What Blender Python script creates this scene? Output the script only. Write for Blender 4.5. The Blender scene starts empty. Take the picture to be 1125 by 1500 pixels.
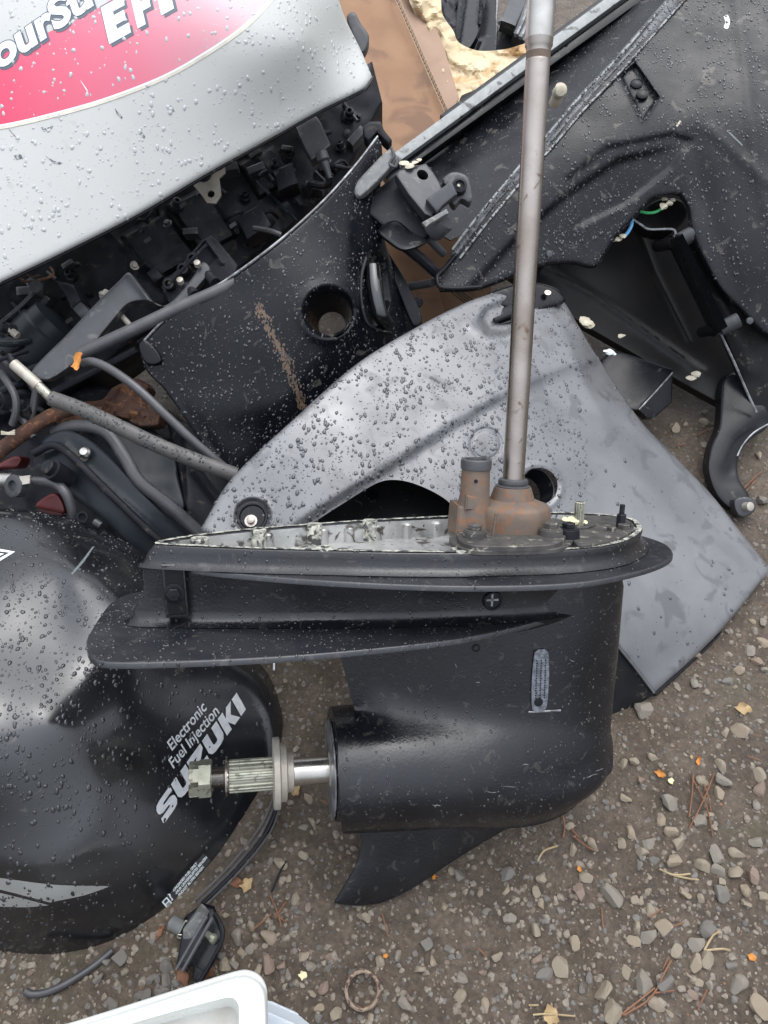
import bpy, math, random
import numpy as np
from mathutils import Vector, Matrix
from mathutils.geometry import delaunay_2d_cdt

R = math.radians
rng = np.random.default_rng(7)
random.seed(7)
scene = bpy.context.scene
col = scene.collection

# ------------------------------------------------------------------ camera, sky, sun, exposure
PITCH = R(52.0); H = 1.12; F = 1127.0
cam_d = bpy.data.cameras.new('camera'); cam = bpy.data.objects.new('camera', cam_d); col.objects.link(cam)
cam.location = (0, 0, H); cam.rotation_euler = (R(90) - PITCH, 0, 0)
cam_d.sensor_fit = 'VERTICAL'; cam_d.sensor_height = 24.0; cam_d.sensor_width = 18.0
cam_d.lens = F / 1500.0 * 24.0
cam_d.clip_start = 0.02; cam_d.clip_end = 400
scene.camera = cam

SUN_EL, SUN_AZ = R(66), R(28)
world = bpy.data.worlds.new('World'); scene.world = world; world.use_nodes = True
wt = world.node_tree; wt.nodes.clear()
sky = wt.nodes.new('ShaderNodeTexSky'); sky.sky_type = 'NISHITA'; sky.sun_disc = False
sky.sun_elevation = SUN_EL; sky.sun_rotation = SUN_AZ; sky.air_density = 1.0; sky.dust_density = 4.0
hs = wt.nodes.new('ShaderNodeHueSaturation'); hs.inputs['Saturation'].default_value = 0.22
mixc = wt.nodes.new('ShaderNodeMix'); mixc.data_type = 'RGBA'; mixc.inputs[0].default_value = 0.55
mixc.inputs[7].default_value = (7.4, 7.9, 8.9, 1)         # even cloud cover over the blue
bg = wt.nodes.new('ShaderNodeBackground'); bg.inputs['Strength'].default_value = 0.12
wo = wt.nodes.new('ShaderNodeOutputWorld')
wt.links.new(sky.outputs[0], hs.inputs['Color']); wt.links.new(hs.outputs[0], mixc.inputs[6])
# an overcast sky is about three times as bright overhead as at the horizon
tcw = wt.nodes.new('ShaderNodeTexCoord'); spw = wt.nodes.new('ShaderNodeSeparateXYZ'); wt.links.new(tcw.outputs['Generated'], spw.inputs[0])
mr = wt.nodes.new('ShaderNodeMapRange'); mr.inputs[1].default_value = 0; mr.inputs[2].default_value = 1; mr.inputs[3].default_value = .3; mr.inputs[4].default_value = 1.7
wt.links.new(spw.outputs[2], mr.inputs[0]); vm = wt.nodes.new('ShaderNodeVectorMath'); vm.operation = 'SCALE'
wt.links.new(mixc.outputs[2], vm.inputs[0]); wt.links.new(mr.outputs[0], vm.inputs['Scale']); wt.links.new(vm.outputs[0], bg.inputs[0]); wt.links.new(bg.outputs[0], wo.inputs[0])
sun_d = bpy.data.lights.new('sun', 'SUN'); sun_d.energy = 0.55; sun_d.angle = R(68); sun_d.color = (1, .97, .93)
sun = bpy.data.objects.new('sun', sun_d); col.objects.link(sun)
sv = Vector((math.sin(SUN_AZ) * math.cos(SUN_EL), math.cos(SUN_AZ) * math.cos(SUN_EL), math.sin(SUN_EL)))
sun.rotation_euler = sv.to_track_quat('Z', 'Y').to_euler(); sun.location = sv * 5
scene.view_settings.view_transform = 'Standard'; scene.view_settings.look = 'None'
scene.view_settings.gamma = 1; scene.view_settings.use_curve_mapping = False
scene.view_settings.exposure = 0.76

# ------------------------------------------------------------------ geometry helpers
CAM = np.array([0, 0, H]); RIGHT = np.array([1., 0, 0])
FWD = np.array([0, math.cos(PITCH), -math.sin(PITCH)]); UP = np.array([0, math.sin(PITCH), math.cos(PITCH)])
BACK = -FWD
DOWN = np.array([0, 0, -1.])

def at(px, py, D):
    """the place seen in that direction, D metres deep along the view axis"""
    px = np.asarray(px, float); py = np.asarray(py, float); D = np.asarray(D, float)
    r = FWD + ((px - 562.5) / F)[..., None] * RIGHT - ((py - 750) / F)[..., None] * UP
    return CAM + D[..., None] * r

def gdepth(py, z=0.0):
    return (H - z) / (math.sin(PITCH) + (np.asarray(py, float) - 750) / F * math.cos(PITCH))

def to_px(P):
    d = P - CAM; D = d @ FWD
    return 562.5 + d @ RIGHT / D * F, 750 - d @ UP / D * F, D

LOC = {}
def W(o): return LOC.get(o.name, np.zeros(3)) if o is not None else np.zeros(3)

def link(name, verts, faces, mat, parent=None, smooth=True, origin=None, sharp=35):
    me = bpy.data.meshes.new(name)
    if parent is not None: org = W(parent)
    else:
        v = np.asarray(verts, float)
        org = np.array([v[:, 0].mean(), v[:, 1].mean(), v[:, 2].min()]) if origin is None else np.asarray(origin, float)
    v = np.asarray(verts, float) - org
    if isinstance(faces, np.ndarray):
        nf, k = faces.shape
        me.vertices.add(len(v)); me.vertices.foreach_set('co', v.astype(np.float32).ravel())
        me.loops.add(nf * k); me.loops.foreach_set('vertex_index', faces.astype(np.int32).ravel())
        me.polygons.add(nf); me.polygons.foreach_set('loop_start', (np.arange(nf) * k).astype(np.int32))
        me.update(calc_edges=True)
    else:
        me.from_pydata([tuple(p) for p in v], [], [tuple(int(i) for i in f) for f in faces]); me.update()
    if smooth:
        me.polygons.foreach_set('use_smooth', [True] * len(me.polygons))
        if sharp: me.set_sharp_from_angle(angle=R(sharp))
    if mat is not None: me.materials.append(mat)
    o = bpy.data.objects.new(name, me); col.objects.link(o)
    if parent is not None: o.parent = parent
    else: o.location = org
    LOC[o.name] = org
    return o

def thing(name, label, cat, loc, group=None):
    o = bpy.data.objects.new(name, None); col.objects.link(o)
    o.empty_display_size = .02
    o.location = loc; LOC[o.name] = np.asarray(loc, float)
    o['label'] = label; o['category'] = cat
    if group: o['group'] = group
    return o

def tag(o, label=None, cat=None, group=None, kind=None):
    if label: o['label'] = label
    if cat: o['category'] = cat
    if group: o['group'] = group
    if kind: o['kind'] = kind
    return o

def curve(pts, step=5.0, closed=True):
    """rounded outline through pts; a point with a third entry is a sharp corner"""
    n = len(pts); out = []
    P = [np.array(p[:2], float) for p in pts]; S = [len(p) > 2 for p in pts]
    segs = n if closed else n - 1
    for i in range(segs):
        p1, p2 = P[i], P[(i + 1) % n]
        p0 = P[i - 1] if (closed or i > 0) else p1
        p3 = P[(i + 2) % n] if (closed or i + 2 < n) else p2
        m1 = np.zeros(2) if False else (p2 - p0) / 2
        m2 = (p3 - p1) / 2
        if S[i]: m1 = (p2 - p1)
        if S[(i + 1) % n]: m2 = (p2 - p1)
        L = np.linalg.norm(p2 - p1)
        m1 = m1 * min(1, L / (np.linalg.norm(m1) + 1e-9)); m2 = m2 * min(1, L / (np.linalg.norm(m2) + 1e-9))
        k = max(1, int(round(L / step)))
        for j in range(k):
            t = j / k
            out.append((2*t**3 - 3*t**2 + 1) * p1 + (t**3 - 2*t**2 + t) * m1 + (-2*t**3 + 3*t**2) * p2 + (t**3 - t**2) * m2)
    if not closed: out.append(P[-1])
    return np.array(out)

def circ(cx, cy, r, n=24, ry=None, rot=0):
    ry = r if ry is None else ry; t = np.linspace(0, 2 * np.pi, n, endpoint=False)
    x, y = r * np.cos(t), ry * np.sin(t); c, s = math.cos(rot), math.sin(rot)
    return np.stack([cx + x * c - y * s, cy + x * s + y * c], 1)

def inside(P, poly):
    x, y = P[:, 0], P[:, 1]; c = np.zeros(len(P), bool)
    a = poly; b = np.roll(poly, -1, 0)
    for (x1, y1), (x2, y2) in zip(a, b):
        if y1 == y2: continue
        m = ((y1 > y) != (y2 > y)) & (x < (x2 - x1) * (y - y1) / (y2 - y1) + x1)
        c ^= m
    return c

def dist(P, line, closed=False):
    a = line; b = np.roll(line, -1, 0)
    if not closed: a, b = a[:-1], b[:-1]
    best = np.full(len(P), 1e9)
    for p, q in zip(a, b):
        d = q - p; L = d @ d + 1e-12
        t = np.clip(((P - p) @ d) / L, 0, 1)
        e = P - p - t[:, None] * d
        best = np.minimum(best, (e * e).sum(1))
    return np.sqrt(best)

def sstep(a, b, x):
    t = np.clip((x - a) / (b - a), 0, 1); return t * t * (3 - 2 * t)

# numpy value noise
_tab = np.random.default_rng(3).random((256, 256))
def vnoise(x, y):
    xi = np.floor(x).astype(int); yi = np.floor(y).astype(int); fx = x - xi; fy = y - yi
    fx = fx * fx * (3 - 2 * fx); fy = fy * fy * (3 - 2 * fy)
    g = lambda i, j: _tab[(xi + i) & 255, (yi + j) & 255]
    return (g(0,0)*(1-fx) + g(1,0)*fx) * (1-fy) + (g(0,1)*(1-fx) + g(1,1)*fx) * fy
def fbm(x, y, o=4):
    s = 0; a = .5
    for i in range(o):
        s = s + a * (vnoise(x * 2**i + 17 * i, y * 2**i + 5 * i) - .5); a *= .5
    return s

class Surf:
    """a smooth surface through (px, py, depth) points, with raised and sunk features"""
    def __init__(s, ctrl, feats=()):
        c = np.array(ctrl, float); s.feats = list(feats)
        s.X = c[:, :2] / 500.0; n = len(c)
        if n == 1: s.mode = 0; s.D0 = c[0, 2]; return
        if n == 3:
            s.mode = 1; A = np.c_[np.ones(3), s.X]; s.co = np.linalg.solve(A, c[:, 2]); return
        s.mode = 2
        d = np.linalg.norm(s.X[:, None] - s.X[None], axis=2)
        K = np.where(d > 0, d * d * np.log(d + 1e-12), 0) + 1e-4 * np.eye(n)
        Pm = np.c_[np.ones(n), s.X]
        A = np.block([[K, Pm], [Pm.T, np.zeros((3, 3))]])
        s.co = np.linalg.solve(A, np.r_[c[:, 2], 0, 0, 0])
    def depth(s, P):
        P = np.atleast_2d(np.asarray(P, float)); X = P / 500.0
        if s.mode == 0: D = np.full(len(P), s.D0)
        elif s.mode == 1: D = s.co[0] + X @ s.co[1:]
        else:
            d = np.linalg.norm(X[:, None] - s.X[None], axis=2)
            U = np.where(d > 0, d * d * np.log(d + 1e-12), 0)
            D = U @ s.co[:-3] + s.co[-3] + X @ s.co[-2:]
        for f in s.feats: D = D - f(P)
        return D
    def pts(s, P, lift=0.0):
        P = np.atleast_2d(np.asarray(P, float)); return at(P[:, 0], P[:, 1], s.depth(P) - lift)
    def at(s, x, y, lift=0.0): return s.pts([[x, y]], lift)[0]
    def normal(s, x, y):
        p = s.pts([[x, y], [x + 2, y], [x, y - 2]]); n = np.cross(p[1] - p[0], p[2] - p[0]); return n / np.linalg.norm(n)

def around(f, line, w, ks=(-1.3, -.6, 0, .6, 1.3), step=4.0, closed=False):
    """mesh points that follow a feature so that it keeps a clean edge"""
    l = [tuple(p) + (1,) for p in np.asarray(line, float)[:, :2]]; q = curve(l, step, closed)
    e = np.gradient(q, axis=0); n = np.c_[-e[:, 1], e[:, 0]]; n /= np.linalg.norm(n, axis=1)[:, None] + 1e-9
    f.extra = np.concatenate([q + n * w * k for k in ks]); return f
def f_disc(cx, cy, r, h, soft=4):
    f = lambda P: h * (1 - sstep(r - soft, r + soft, np.hypot(P[:, 0] - cx, P[:, 1] - cy)))
    return around(f, circ(cx, cy, r, 36), soft, (-1, -.4, .4, 1), 3, True)
def f_poly(poly, h, soft=5):
    poly = np.array(poly, float)
    def f(P):
        d = dist(P, poly, True); sd = np.where(inside(P, poly), d, -d); return h * sstep(-soft, soft, sd)
    return around(f, poly, soft, (-1, -.4, .4, 1), 4, True)
def f_ridge(line, w, h):
    line = np.array(line, float); return around(lambda P: h * np.exp(-(dist(P, line) / w) ** 2), line, w)
def f_step(line, w, h, fade=None):
    """one side of a line (its left, walking along it) stands h higher"""
    line = np.array(line, float)
    def f(P):
        d = dist(P, line); a, b = line[0], line[-1]
        best = np.full(len(P), 1e9); sg = np.zeros(len(P))
        for p, q in zip(line[:-1], line[1:]):
            v = q - p; t = np.clip(((P - p) @ v) / (v @ v), 0, 1); e = P - p - t[:, None] * v
            dd = (e * e).sum(1); cr = v[0] * (P[:, 1] - p[1]) - v[1] * (P[:, 0] - p[0])
            m = dd < best; best = np.where(m, dd, best); sg = np.where(m, np.sign(cr), sg)
        return h * sstep(-w, w, -sg * d) * (fade(P) if fade else 1)
    return around(f, line, w)
def f_noise(scale, amp, o=3): return lambda P: amp * fbm(P[:, 0] / scale, P[:, 1] / scale, o)
def f_bump(cx, cy, rx, ry, h): return lambda P: h * np.exp(-((P[:, 0] - cx) / rx) ** 2 - ((P[:, 1] - cy) / ry) ** 2)

def tri2d(outline, holes=(), step=6.0, rings=(), extra=None):
    """triangulate an outline with holes; returns 2-D points and triangles"""
    mn = outline.min(0); mx = outline.max(0)
    gx = np.arange(mn[0] + step / 2, mx[0], step); gy = np.arange(mn[1] + step / 2, mx[1], step * .87)
    loops = [outline] + list(holes)
    if len(gx) and len(gy):
        X, Y = np.meshgrid(gx, gy); X = X + (np.arange(len(gy)) % 2)[:, None] * step / 2
        G = np.c_[X.ravel(), Y.ravel()]
        G = G[inside(G, outline)]
        if len(G):
            d = dist(G, outline, True); rm = max(rings) if rings else 0
            G = G[d > rm + step * .35]
        for h in holes:
            if len(G): G = G[~inside(G, h)]
            if len(G): G = G[dist(G, h, True) > step * .4]
    else: G = np.zeros((0, 2))
    ringp = []
    for r in rings:
        e = np.roll(outline, -1, 0) - np.roll(outline, 1, 0); nrm = np.c_[-e[:, 1], e[:, 0]]; nrm /= np.linalg.norm(nrm, axis=1)[:, None] + 1e-9
        area = 0.5 * np.sum(outline[:, 0] * np.roll(outline[:, 1], -1) - np.roll(outline[:, 0], -1) * outline[:, 1])
        q = outline + nrm * r * (1 if area > 0 else -1)
        q = q[inside(q, outline)]
        if len(q): q = q[dist(q, outline, True) > r * .93]
        for h in holes:
            if len(q): q = q[~inside(q, h)]
        if len(q): ringp.append(q)
    if extra is not None:
        extra = np.asarray(extra, float); extra = extra[inside(extra, outline)]; ringp.append(extra)
    pts = np.concatenate(loops + ringp + [G]); edges = []; k = 0
    for l in loops:
        n = len(l); edges += [(k + i, k + (i + 1) % n) for i in range(n)]; k += n
    vo, eo, fo, ov, oe, of = delaunay_2d_cdt([Vector(p) for p in pts], edges, [], 0, 1e-5)
    V = np.array([(v.x, v.y) for v in vo]); T = np.array([f for f in fo if len(f) == 3])
    c = V[T].mean(1); m = inside(c, outline)
    for h in holes: m &= ~inside(c, h)
    T = T[m]
    a = V[T]; ar = (a[:, 1, 0]-a[:, 0, 0])*(a[:, 2, 1]-a[:, 0, 1]) - (a[:, 1, 1]-a[:, 0, 1])*(a[:, 2, 0]-a[:, 0, 0])
    T = T[np.abs(ar) > 1e-4]; ar = ar[np.abs(ar) > 1e-4]
    T[ar < 0] = T[ar < 0][:, ::-1]
    used = np.unique(T); re = -np.ones(len(V), int); re[used] = np.arange(len(used))
    return V[used], re[T]

def boundary(T):
    e = np.concatenate([T[:, [0, 1]], T[:, [1, 2]], T[:, [2, 0]]])
    key = set(map(tuple, e)); return np.array([p for p in e if (p[1], p[0]) not in key])

def solid(V3, T, off, flip=False):
    """front sheet V3/T closed by a back sheet shifted by off (vector or per-vertex)"""
    n = len(V3); B = V3 + off
    Vv = np.concatenate([V3, B]); b = boundary(T)
    Tb = T[:, ::-1] + n
    s1 = np.c_[b[:, 1], b[:, 0], b[:, 0] + n]; s2 = np.c_[b[:, 1], b[:, 0] + n, b[:, 1] + n]
    Fs = np.concatenate([T, Tb, s1, s2])
    if flip: Fs = Fs[:, ::-1]
    return Vv, Fs

def shell(name, outline, surf, mat, parent=None, thick=.005, rnd=(6, .004), step=7, holes=(), back=None, sharp=35, lift=0.0, smooth=True):
    """a moulded piece: its outline, its surface, a rounded rim and its thickness"""
    outline = np.asarray(outline, float)
    rings = (rnd[0] * .2, rnd[0] * .55, rnd[0]) if rnd else ()
    ex = [f.extra for f in getattr(surf, 'feats', ()) if hasattr(f, 'extra')]; ex = np.concatenate(ex) if ex else None
    if ex is not None:
        ex = ex[inside(ex, outline)]
        if len(ex): ex = ex[dist(ex, outline, True) > (max(rings) if rings else 0) + 1.5]
        for h in holes:
            if len(ex): ex = ex[~inside(ex, h)]
            if len(ex): ex = ex[dist(ex, h, True) > 1.5]
        if len(ex): _, ui = np.unique(np.round(ex / 1.2).astype(int), axis=0, return_index=True); ex = ex[ui]
    V, T = tri2d(outline, holes, step, rings, ex if ex is not None and len(ex) else None)
    D = surf.depth(V) - lift
    if rnd:
        d = np.clip(dist(V, outline, True) / rnd[0], 0, 1); D = D + rnd[1] * (1 - np.sqrt(np.clip(1 - (1 - d) ** 2, 0, 1)))
    P = at(V[:, 0], V[:, 1], D)
    T = T[:, ::-1]                       # pixel y runs down: flip so the front faces the viewer
    off = (FWD if back is None else np.asarray(back)) * thick
    Vv, Fs = solid(P, T, off)
    return link(name, Vv, Fs, mat, parent, sharp=sharp, smooth=smooth)

def sheet(name, outline, surf, mat, parent=None, lift=.0004, step=12, holes=(), thick=.0002):
    """flat print or film lying on a surface"""
    V, T = tri2d(np.asarray(outline, float), holes, step)
    P = at(V[:, 0], V[:, 1], surf.depth(V) - lift)
    return link(name, P, T[:, ::-1], mat, parent)

def tube_mesh(P, rad, seg=12, cap=True, ell=None):
    P = np.asarray(P, float); n = len(P); rad = np.broadcast_to(np.asarray(rad, float), (n,))
    t = np.gradient(P, axis=0); t /= np.linalg.norm(t, axis=1)[:, None] + 1e-12
    a = np.cross(t[0], [0, 0, 1.]); 
    if np.linalg.norm(a) < .1: a = np.cross(t[0], [0, 1., 0])
    a /= np.linalg.norm(a); V = []
    for i in range(n):
        a = a - t[i] * (a @ t[i]); a /= np.linalg.norm(a); b = np.cross(t[i], a)
        th = np.linspace(0, 2 * np.pi, seg, endpoint=False)
        V.append(P[i] + rad[i] * (np.cos(th)[:, None] * a + np.sin(th)[:, None] * b))
    V = np.concatenate(V); Fs = []
    for i in range(n - 1):
        for j in range(seg):
            k = (j + 1) % seg; Fs.append((i*seg+j, i*seg+k, (i+1)*seg+k, (i+1)*seg+j))
    if cap: Fs.append(tuple(range(seg))[::-1]); Fs.append(tuple((n-1)*seg + j for j in range(seg)))
    return V, Fs

def smooth3(P, per=6):
    P = np.asarray(P, float); n = len(P); out = []
    for i in range(n - 1):
        p0 = P[max(i-1, 0)]; p1 = P[i]; p2 = P[i+1]; p3 = P[min(i+2, n-1)]
        for j in range(per):
            t = j / per
            out.append(.5 * ((2*p1) + (-p0+p2)*t + (2*p0-5*p1+4*p2-p3)*t*t + (-p0+3*p1-3*p2+p3)*t**3))
    out.append(P[-1]); return np.array(out)

def hose(name, pts, r, mat, parent=None, seg=12, per=6):
    """a bent tube through (px, py, depth) points"""
    p = np.array(pts, float); P = smooth3(at(p[:, 0], p[:, 1], p[:, 2]), per)
    V, Fs = tube_mesh(P, r, seg); return link(name, V, Fs, mat, parent)

def frame_of(axis, ref=None):
    z = np.asarray(axis, float); z = z / np.linalg.norm(z)
    ref = UP if ref is None else ref
    x = np.cross(ref, z); 
    if np.linalg.norm(x) < .05: x = np.cross(RIGHT, z)
    x /= np.linalg.norm(x); return x, np.cross(z, x), z

def lathe_mesh(base, axis, prof, seg=28, rfun=None, ref=None, cap=True):
    """prof: list of (distance along axis, radius)"""
    x, y, z = frame_of(axis, ref); V = []; th = np.linspace(0, 2 * np.pi, seg, endpoint=False)
    for h, r in prof:
        rr = r * (np.ones(seg) if rfun is None else rfun(th, h))
        V.append(np.asarray(base) + h * z + rr[:, None] * (np.cos(th)[:, None] * x + np.sin(th)[:, None] * y))
    n = len(prof); V = np.concatenate(V); Fs = []
    for i in range(n - 1):
        for j in range(seg):
            k = (j + 1) % seg; Fs.append((i*seg+j, i*seg+k, (i+1)*seg+k, (i+1)*seg+j))
    if cap: Fs.append(tuple(range(seg))[::-1]); Fs.append(tuple((n-1)*seg + j for j in range(seg)))
    return V, Fs

def lathe(name, base, axis, prof, mat, parent=None, seg=28, rfun=None, sharp=35, ref=None):
    V, Fs = lathe_mesh(base, axis, prof, seg, rfun, ref); return link(name, V, Fs, mat, parent, sharp=sharp)

def merge(parts):
    V = []; Fs = []; k = 0
    for v, f in parts:
        V.append(np.asarray(v)); Fs += [tuple(i + k for i in q) for q in f]; k += len(v)
    return np.concatenate(V), Fs

def bolt(name, base, axis, r, mat, parent=None, h=None, washer=True, recess=False):
    """hex-headed bolt on a washer"""
    h = h or r * .9; parts = []
    if washer: parts.append(lathe_mesh(base, axis, [(0, r*1.45), (r*.18, r*1.45), (r*.22, r*1.35), (r*.22, r*.5)], 20))
    parts.append(lathe_mesh(base, axis, [(r*.1, r*.96), (r*.1+h*.85, r), (r*.1+h, r*.84), (r*.1+h, r*.5), (r*.1+h*(.65 if recess else 1.02), r*.42), (r*.1+h*(.65 if recess else 1.03), r*.01)], 6))
    V, Fs = merge(parts); return link(name, V, Fs, mat, parent, sharp=25)

def prism(name, poly3, off, mat, parent=None, bev=0.0, sharp=30):
    """extruded planar polygon given by world points, with a chamfered front edge"""
    P = np.asarray(poly3, float); n = len(P); c = P.mean(0); off = np.asarray(off, float); L = np.linalg.norm(off)
    # Newell normal, flip so the front faces away from off
    nr = np.zeros(3)
    for i in range(n): nr += np.cross(P[i] - c, P[(i+1) % n] - c)
    if nr @ off > 0: P = P[::-1]
    rings = []
    if bev:
        q = np.array([p + (c - p) / np.linalg.norm(c - p) * bev for p in P]); rings = [q, P + off / L * bev, P + off]
    else: rings = [P, P + off]
    V = np.concatenate(rings); Fs = [tuple(range(n))]
    for k in range(len(rings) - 1):
        for i in range(n):
            j = (i + 1) % n; Fs.append((k*n+j, k*n+i, (k+1)*n+i, (k+1)*n+j))
    Fs.append(tuple((len(rings)-1)*n + i for i in range(n))[::-1])
    return link(name, V, Fs, mat, parent, sharp=sharp)

def chunk(name, poly, D, thick, mat, parent=None, rnd=(2.5, .002), step=12, cv=False, back=None, holes=(), sharp=30, feats=()):
    """a block seen face on: outline in the view, depth (one value or three points), real thickness"""
    if np.isscalar(D): s = Surf([(0, 0, D)], feats)
    elif isinstance(D, Surf): s = D
    else: s = Surf(D, feats)
    pl = curve(poly, 4) if cv else curve([(p[0], p[1], 1) for p in poly], max(4, step))
    return shell(name, pl, s, mat, parent, thick, rnd, step, holes, back, sharp)

# ------------------------------------------------------------------ rain drops
def drops_on(obj, n, rmin, rmax, mat, name='water_drops', px_filter=None, up_min=-.2, hfac=.5, margin=15, seed=0, elong=.35, gx=(0, -1, 0)):
    """rain drops lying on the visible side of a mesh"""
    g = np.random.default_rng(seed + 11)
    me = obj.data; nv = len(me.vertices); co = np.empty(nv * 3, np.float32); me.vertices.foreach_get('co', co)
    co = co.reshape(-1, 3).astype(float) + W(obj)
    me.calc_loop_triangles(); nt = len(me.loop_triangles); tr = np.empty(nt * 3, np.int32); me.loop_triangles.foreach_get('vertices', tr); tr = tr.reshape(-1, 3)
    A = co[tr]; N = np.cross(A[:, 1] - A[:, 0], A[:, 2] - A[:, 0]); ar = np.linalg.norm(N, axis=1); N = N / (ar[:, None] + 1e-15)
    c = A.mean(1); v = CAM - c; v /= np.linalg.norm(v, axis=1)[:, None]
    x, y, _ = to_px(c)
    ok = ((N * v).sum(1) > .12) & (N[:, 2] > up_min) & (x > -margin) & (x < 1125 + margin) & (y > -margin) & (y < 1500 + margin)
    w = np.where(ok, ar, 0)
    if w.sum() == 0: return None
    # keep to one triangle face direction and thin out clumps with a slow noise
    idx = g.choice(nt, size=int(n * 2.1), p=w / w.sum()); r1 = np.sqrt(g.random(len(idx))); r2 = g.random(len(idx))
    P = A[idx, 0] * (1 - r1)[:, None] + A[idx, 1] * (r1 * (1 - r2))[:, None] + A[idx, 2] * (r1 * r2)[:, None]
    x, y, _ = to_px(P)
    keep = g.random(len(P)) < .10 + 1.5 * vnoise(x / 30 + seed, y / 30) ** 1.7 + .35 * vnoise(x / 9 + seed, y / 9) ** 2
    if px_filter is not None: keep &= px_filter(np.c_[x, y])
    P = P[keep][:n]; N = N[idx][keep][:n]; m = len(P)
    if m == 0: return None
    r = np.exp(g.normal(0, .58, m)) * rmin ** .62 * rmax ** .38; r = np.clip(r, rmin * .6, rmax)
    t1 = np.cross(N, np.array([1., 0, 0])); t1 /= np.linalg.norm(t1, axis=1)[:, None] + 1e-9; t2 = np.cross(N, t1)
    big = (r > rmin * 1.5)
    SEG = 8; th = np.linspace(0, 2 * np.pi, SEG, endpoint=False)
    ph = g.random((m, 3)) * 6.28; am = np.where(big, .17, .08)[:, None]
    rad = 1 + am * np.cos(2 * th[None] + ph[:, :1]) + am * .7 * np.cos(3 * th[None] + ph[:, 1:2])
    el = 1 + elong * g.random(m)[:, None] * big[:, None]
    e1 = rad * np.cos(th)[None] * el; e2 = rad * np.sin(th)[None] / np.sqrt(el)
    hh = hfac * (0.75 + .5 * g.random(m))
    rings = []
    for f, hz in ((1.0, -.04), (.86, .52), (.5, .88)):
        rings.append(P[:, None] + (r[:, None] * e1 * f)[..., None] * t1[:, None] + (r[:, None] * e2 * f)[..., None] * t2[:, None] + (r * hh * hz)[:, None, None] * N[:, None])
    top = (P + (r * hh)[:, None] * N)[:, None]
    V = np.concatenate(rings + [top], 1).reshape(-1, 3); per = 3 * SEG + 1
    f = []
    for k in range(2):
        for j in range(SEG):
            q = (j + 1) % SEG; f += [(k*SEG+j, k*SEG+q, (k+1)*SEG+q), (k*SEG+j, (k+1)*SEG+q, (k+1)*SEG+j)]
    for j in range(SEG): f.append((2*SEG+j, 2*SEG+(j+1) % SEG, 3*SEG))
    f = np.array(f); Fs = (f[None] + (np.arange(m) * per)[:, None, None]).reshape(-1, 3)
    root = obj
    while root.parent is not None and root.parent.parent is not None: root = root.parent
    par = obj.parent if obj.parent is not None else obj
    o = link(name, V, Fs, mat, par, sharp=None); o['kind'] = 'stuff'
    return o

# ------------------------------------------------------------------ materials
def mat(name, c1, c2=None, scale=20, rough=.5, rvar=0.0, metal=0.0, coat=0.0, crough=.05, ior=1.5, bump=0.0, bscale=200,
        bump2=0.0, b2scale=30, trans=0.0, spots=None, sscale=60, samt=.4, sub=0.0, detail=6, contrast=(.35, .65), spec=.5):
    m = bpy.data.materials.new(name); m.use_nodes = True; nt = m.node_tree; b = nt.nodes['Principled BSDF']; L = nt.links
    tc = nt.nodes.new('ShaderNodeTexCoord')
    def noise(s, d=detail, dist=0.0):
        n = nt.nodes.new('ShaderNodeTexNoise'); n.inputs['Scale'].default_value = s; n.inputs['Detail'].default_value = d
        n.inputs['Distortion'].default_value = dist; L.new(tc.outputs['Object'], n.inputs['Vector']); return n
    def ramp(src, a, b_, ca, cb):
        r = nt.nodes.new('ShaderNodeValToRGB'); r.color_ramp.elements[0].position = a; r.color_ramp.elements[1].position = b_
        r.color_ramp.elements[0].color = (*ca, 1); r.color_ramp.elements[1].color = (*cb, 1); L.new(src, r.inputs[0]); return r
    b.inputs['Base Color'].default_value = (*c1, 1)
    out = None
    if c2 is not None:
        n = noise(scale, dist=.4); out = ramp(n.outputs['Fac'], contrast[0], contrast[1], c1, c2).outputs[0]
    if spots is not None:
        n = noise(sscale, 8, .8); f = ramp(n.outputs['Fac'], 1 - samt - .03, 1 - samt + .05, (0, 0, 0), (1, 1, 1))
        mx = nt.nodes.new('ShaderNodeMix'); mx.data_type = 'RGBA'; L.new(f.outputs[0], mx.inputs[0])
        if out is not None: L.new(out, mx.inputs[6])
        else: mx.inputs[6].default_value = (*c1, 1)
        mx.inputs[7].default_value = (*spots, 1); out = mx.outputs[2]
    if out is not None: L.new(out, b.inputs['Base Color'])
    b.inputs['Roughness'].default_value = rough; b.inputs['Specular IOR Level'].default_value = spec
    if rvar:
        n = noise(14, 5); r = ramp(n.outputs['Fac'], .35, .65, (max(0, rough - rvar),) * 3, (min(1, rough + rvar),) * 3); L.new(r.outputs[0], b.inputs['Roughness'])
    b.inputs['Metallic'].default_value = metal; b.inputs['IOR'].default_value = ior
    b.inputs['Coat Weight'].default_value = coat; b.inputs['Coat Roughness'].default_value = crough
    b.inputs['Transmission Weight'].default_value = trans
    if sub: b.inputs['Subsurface Weight'].default_value = sub; b.inputs['Subsurface Radius'].default_value = (.01, .01, .01); b.inputs['Subsurface Scale'].default_value = .3
    last = None
    for amt, sc in ((bump, bscale), (bump2, b2scale)):
        if amt:
            n = noise(sc, 4); bp = nt.nodes.new('ShaderNodeBump'); bp.inputs['Strength'].default_value = min(1, amt); bp.inputs['Distance'].default_value = .0006 if sc > 60 else .003
            L.new(n.outputs['Fac'], bp.inputs['Height'])
            if last is not None: L.new(last, bp.inputs['Normal'])
            last = bp.outputs[0]
    if last is not None: L.new(last, b.inputs['Normal'])
    return m

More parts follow.
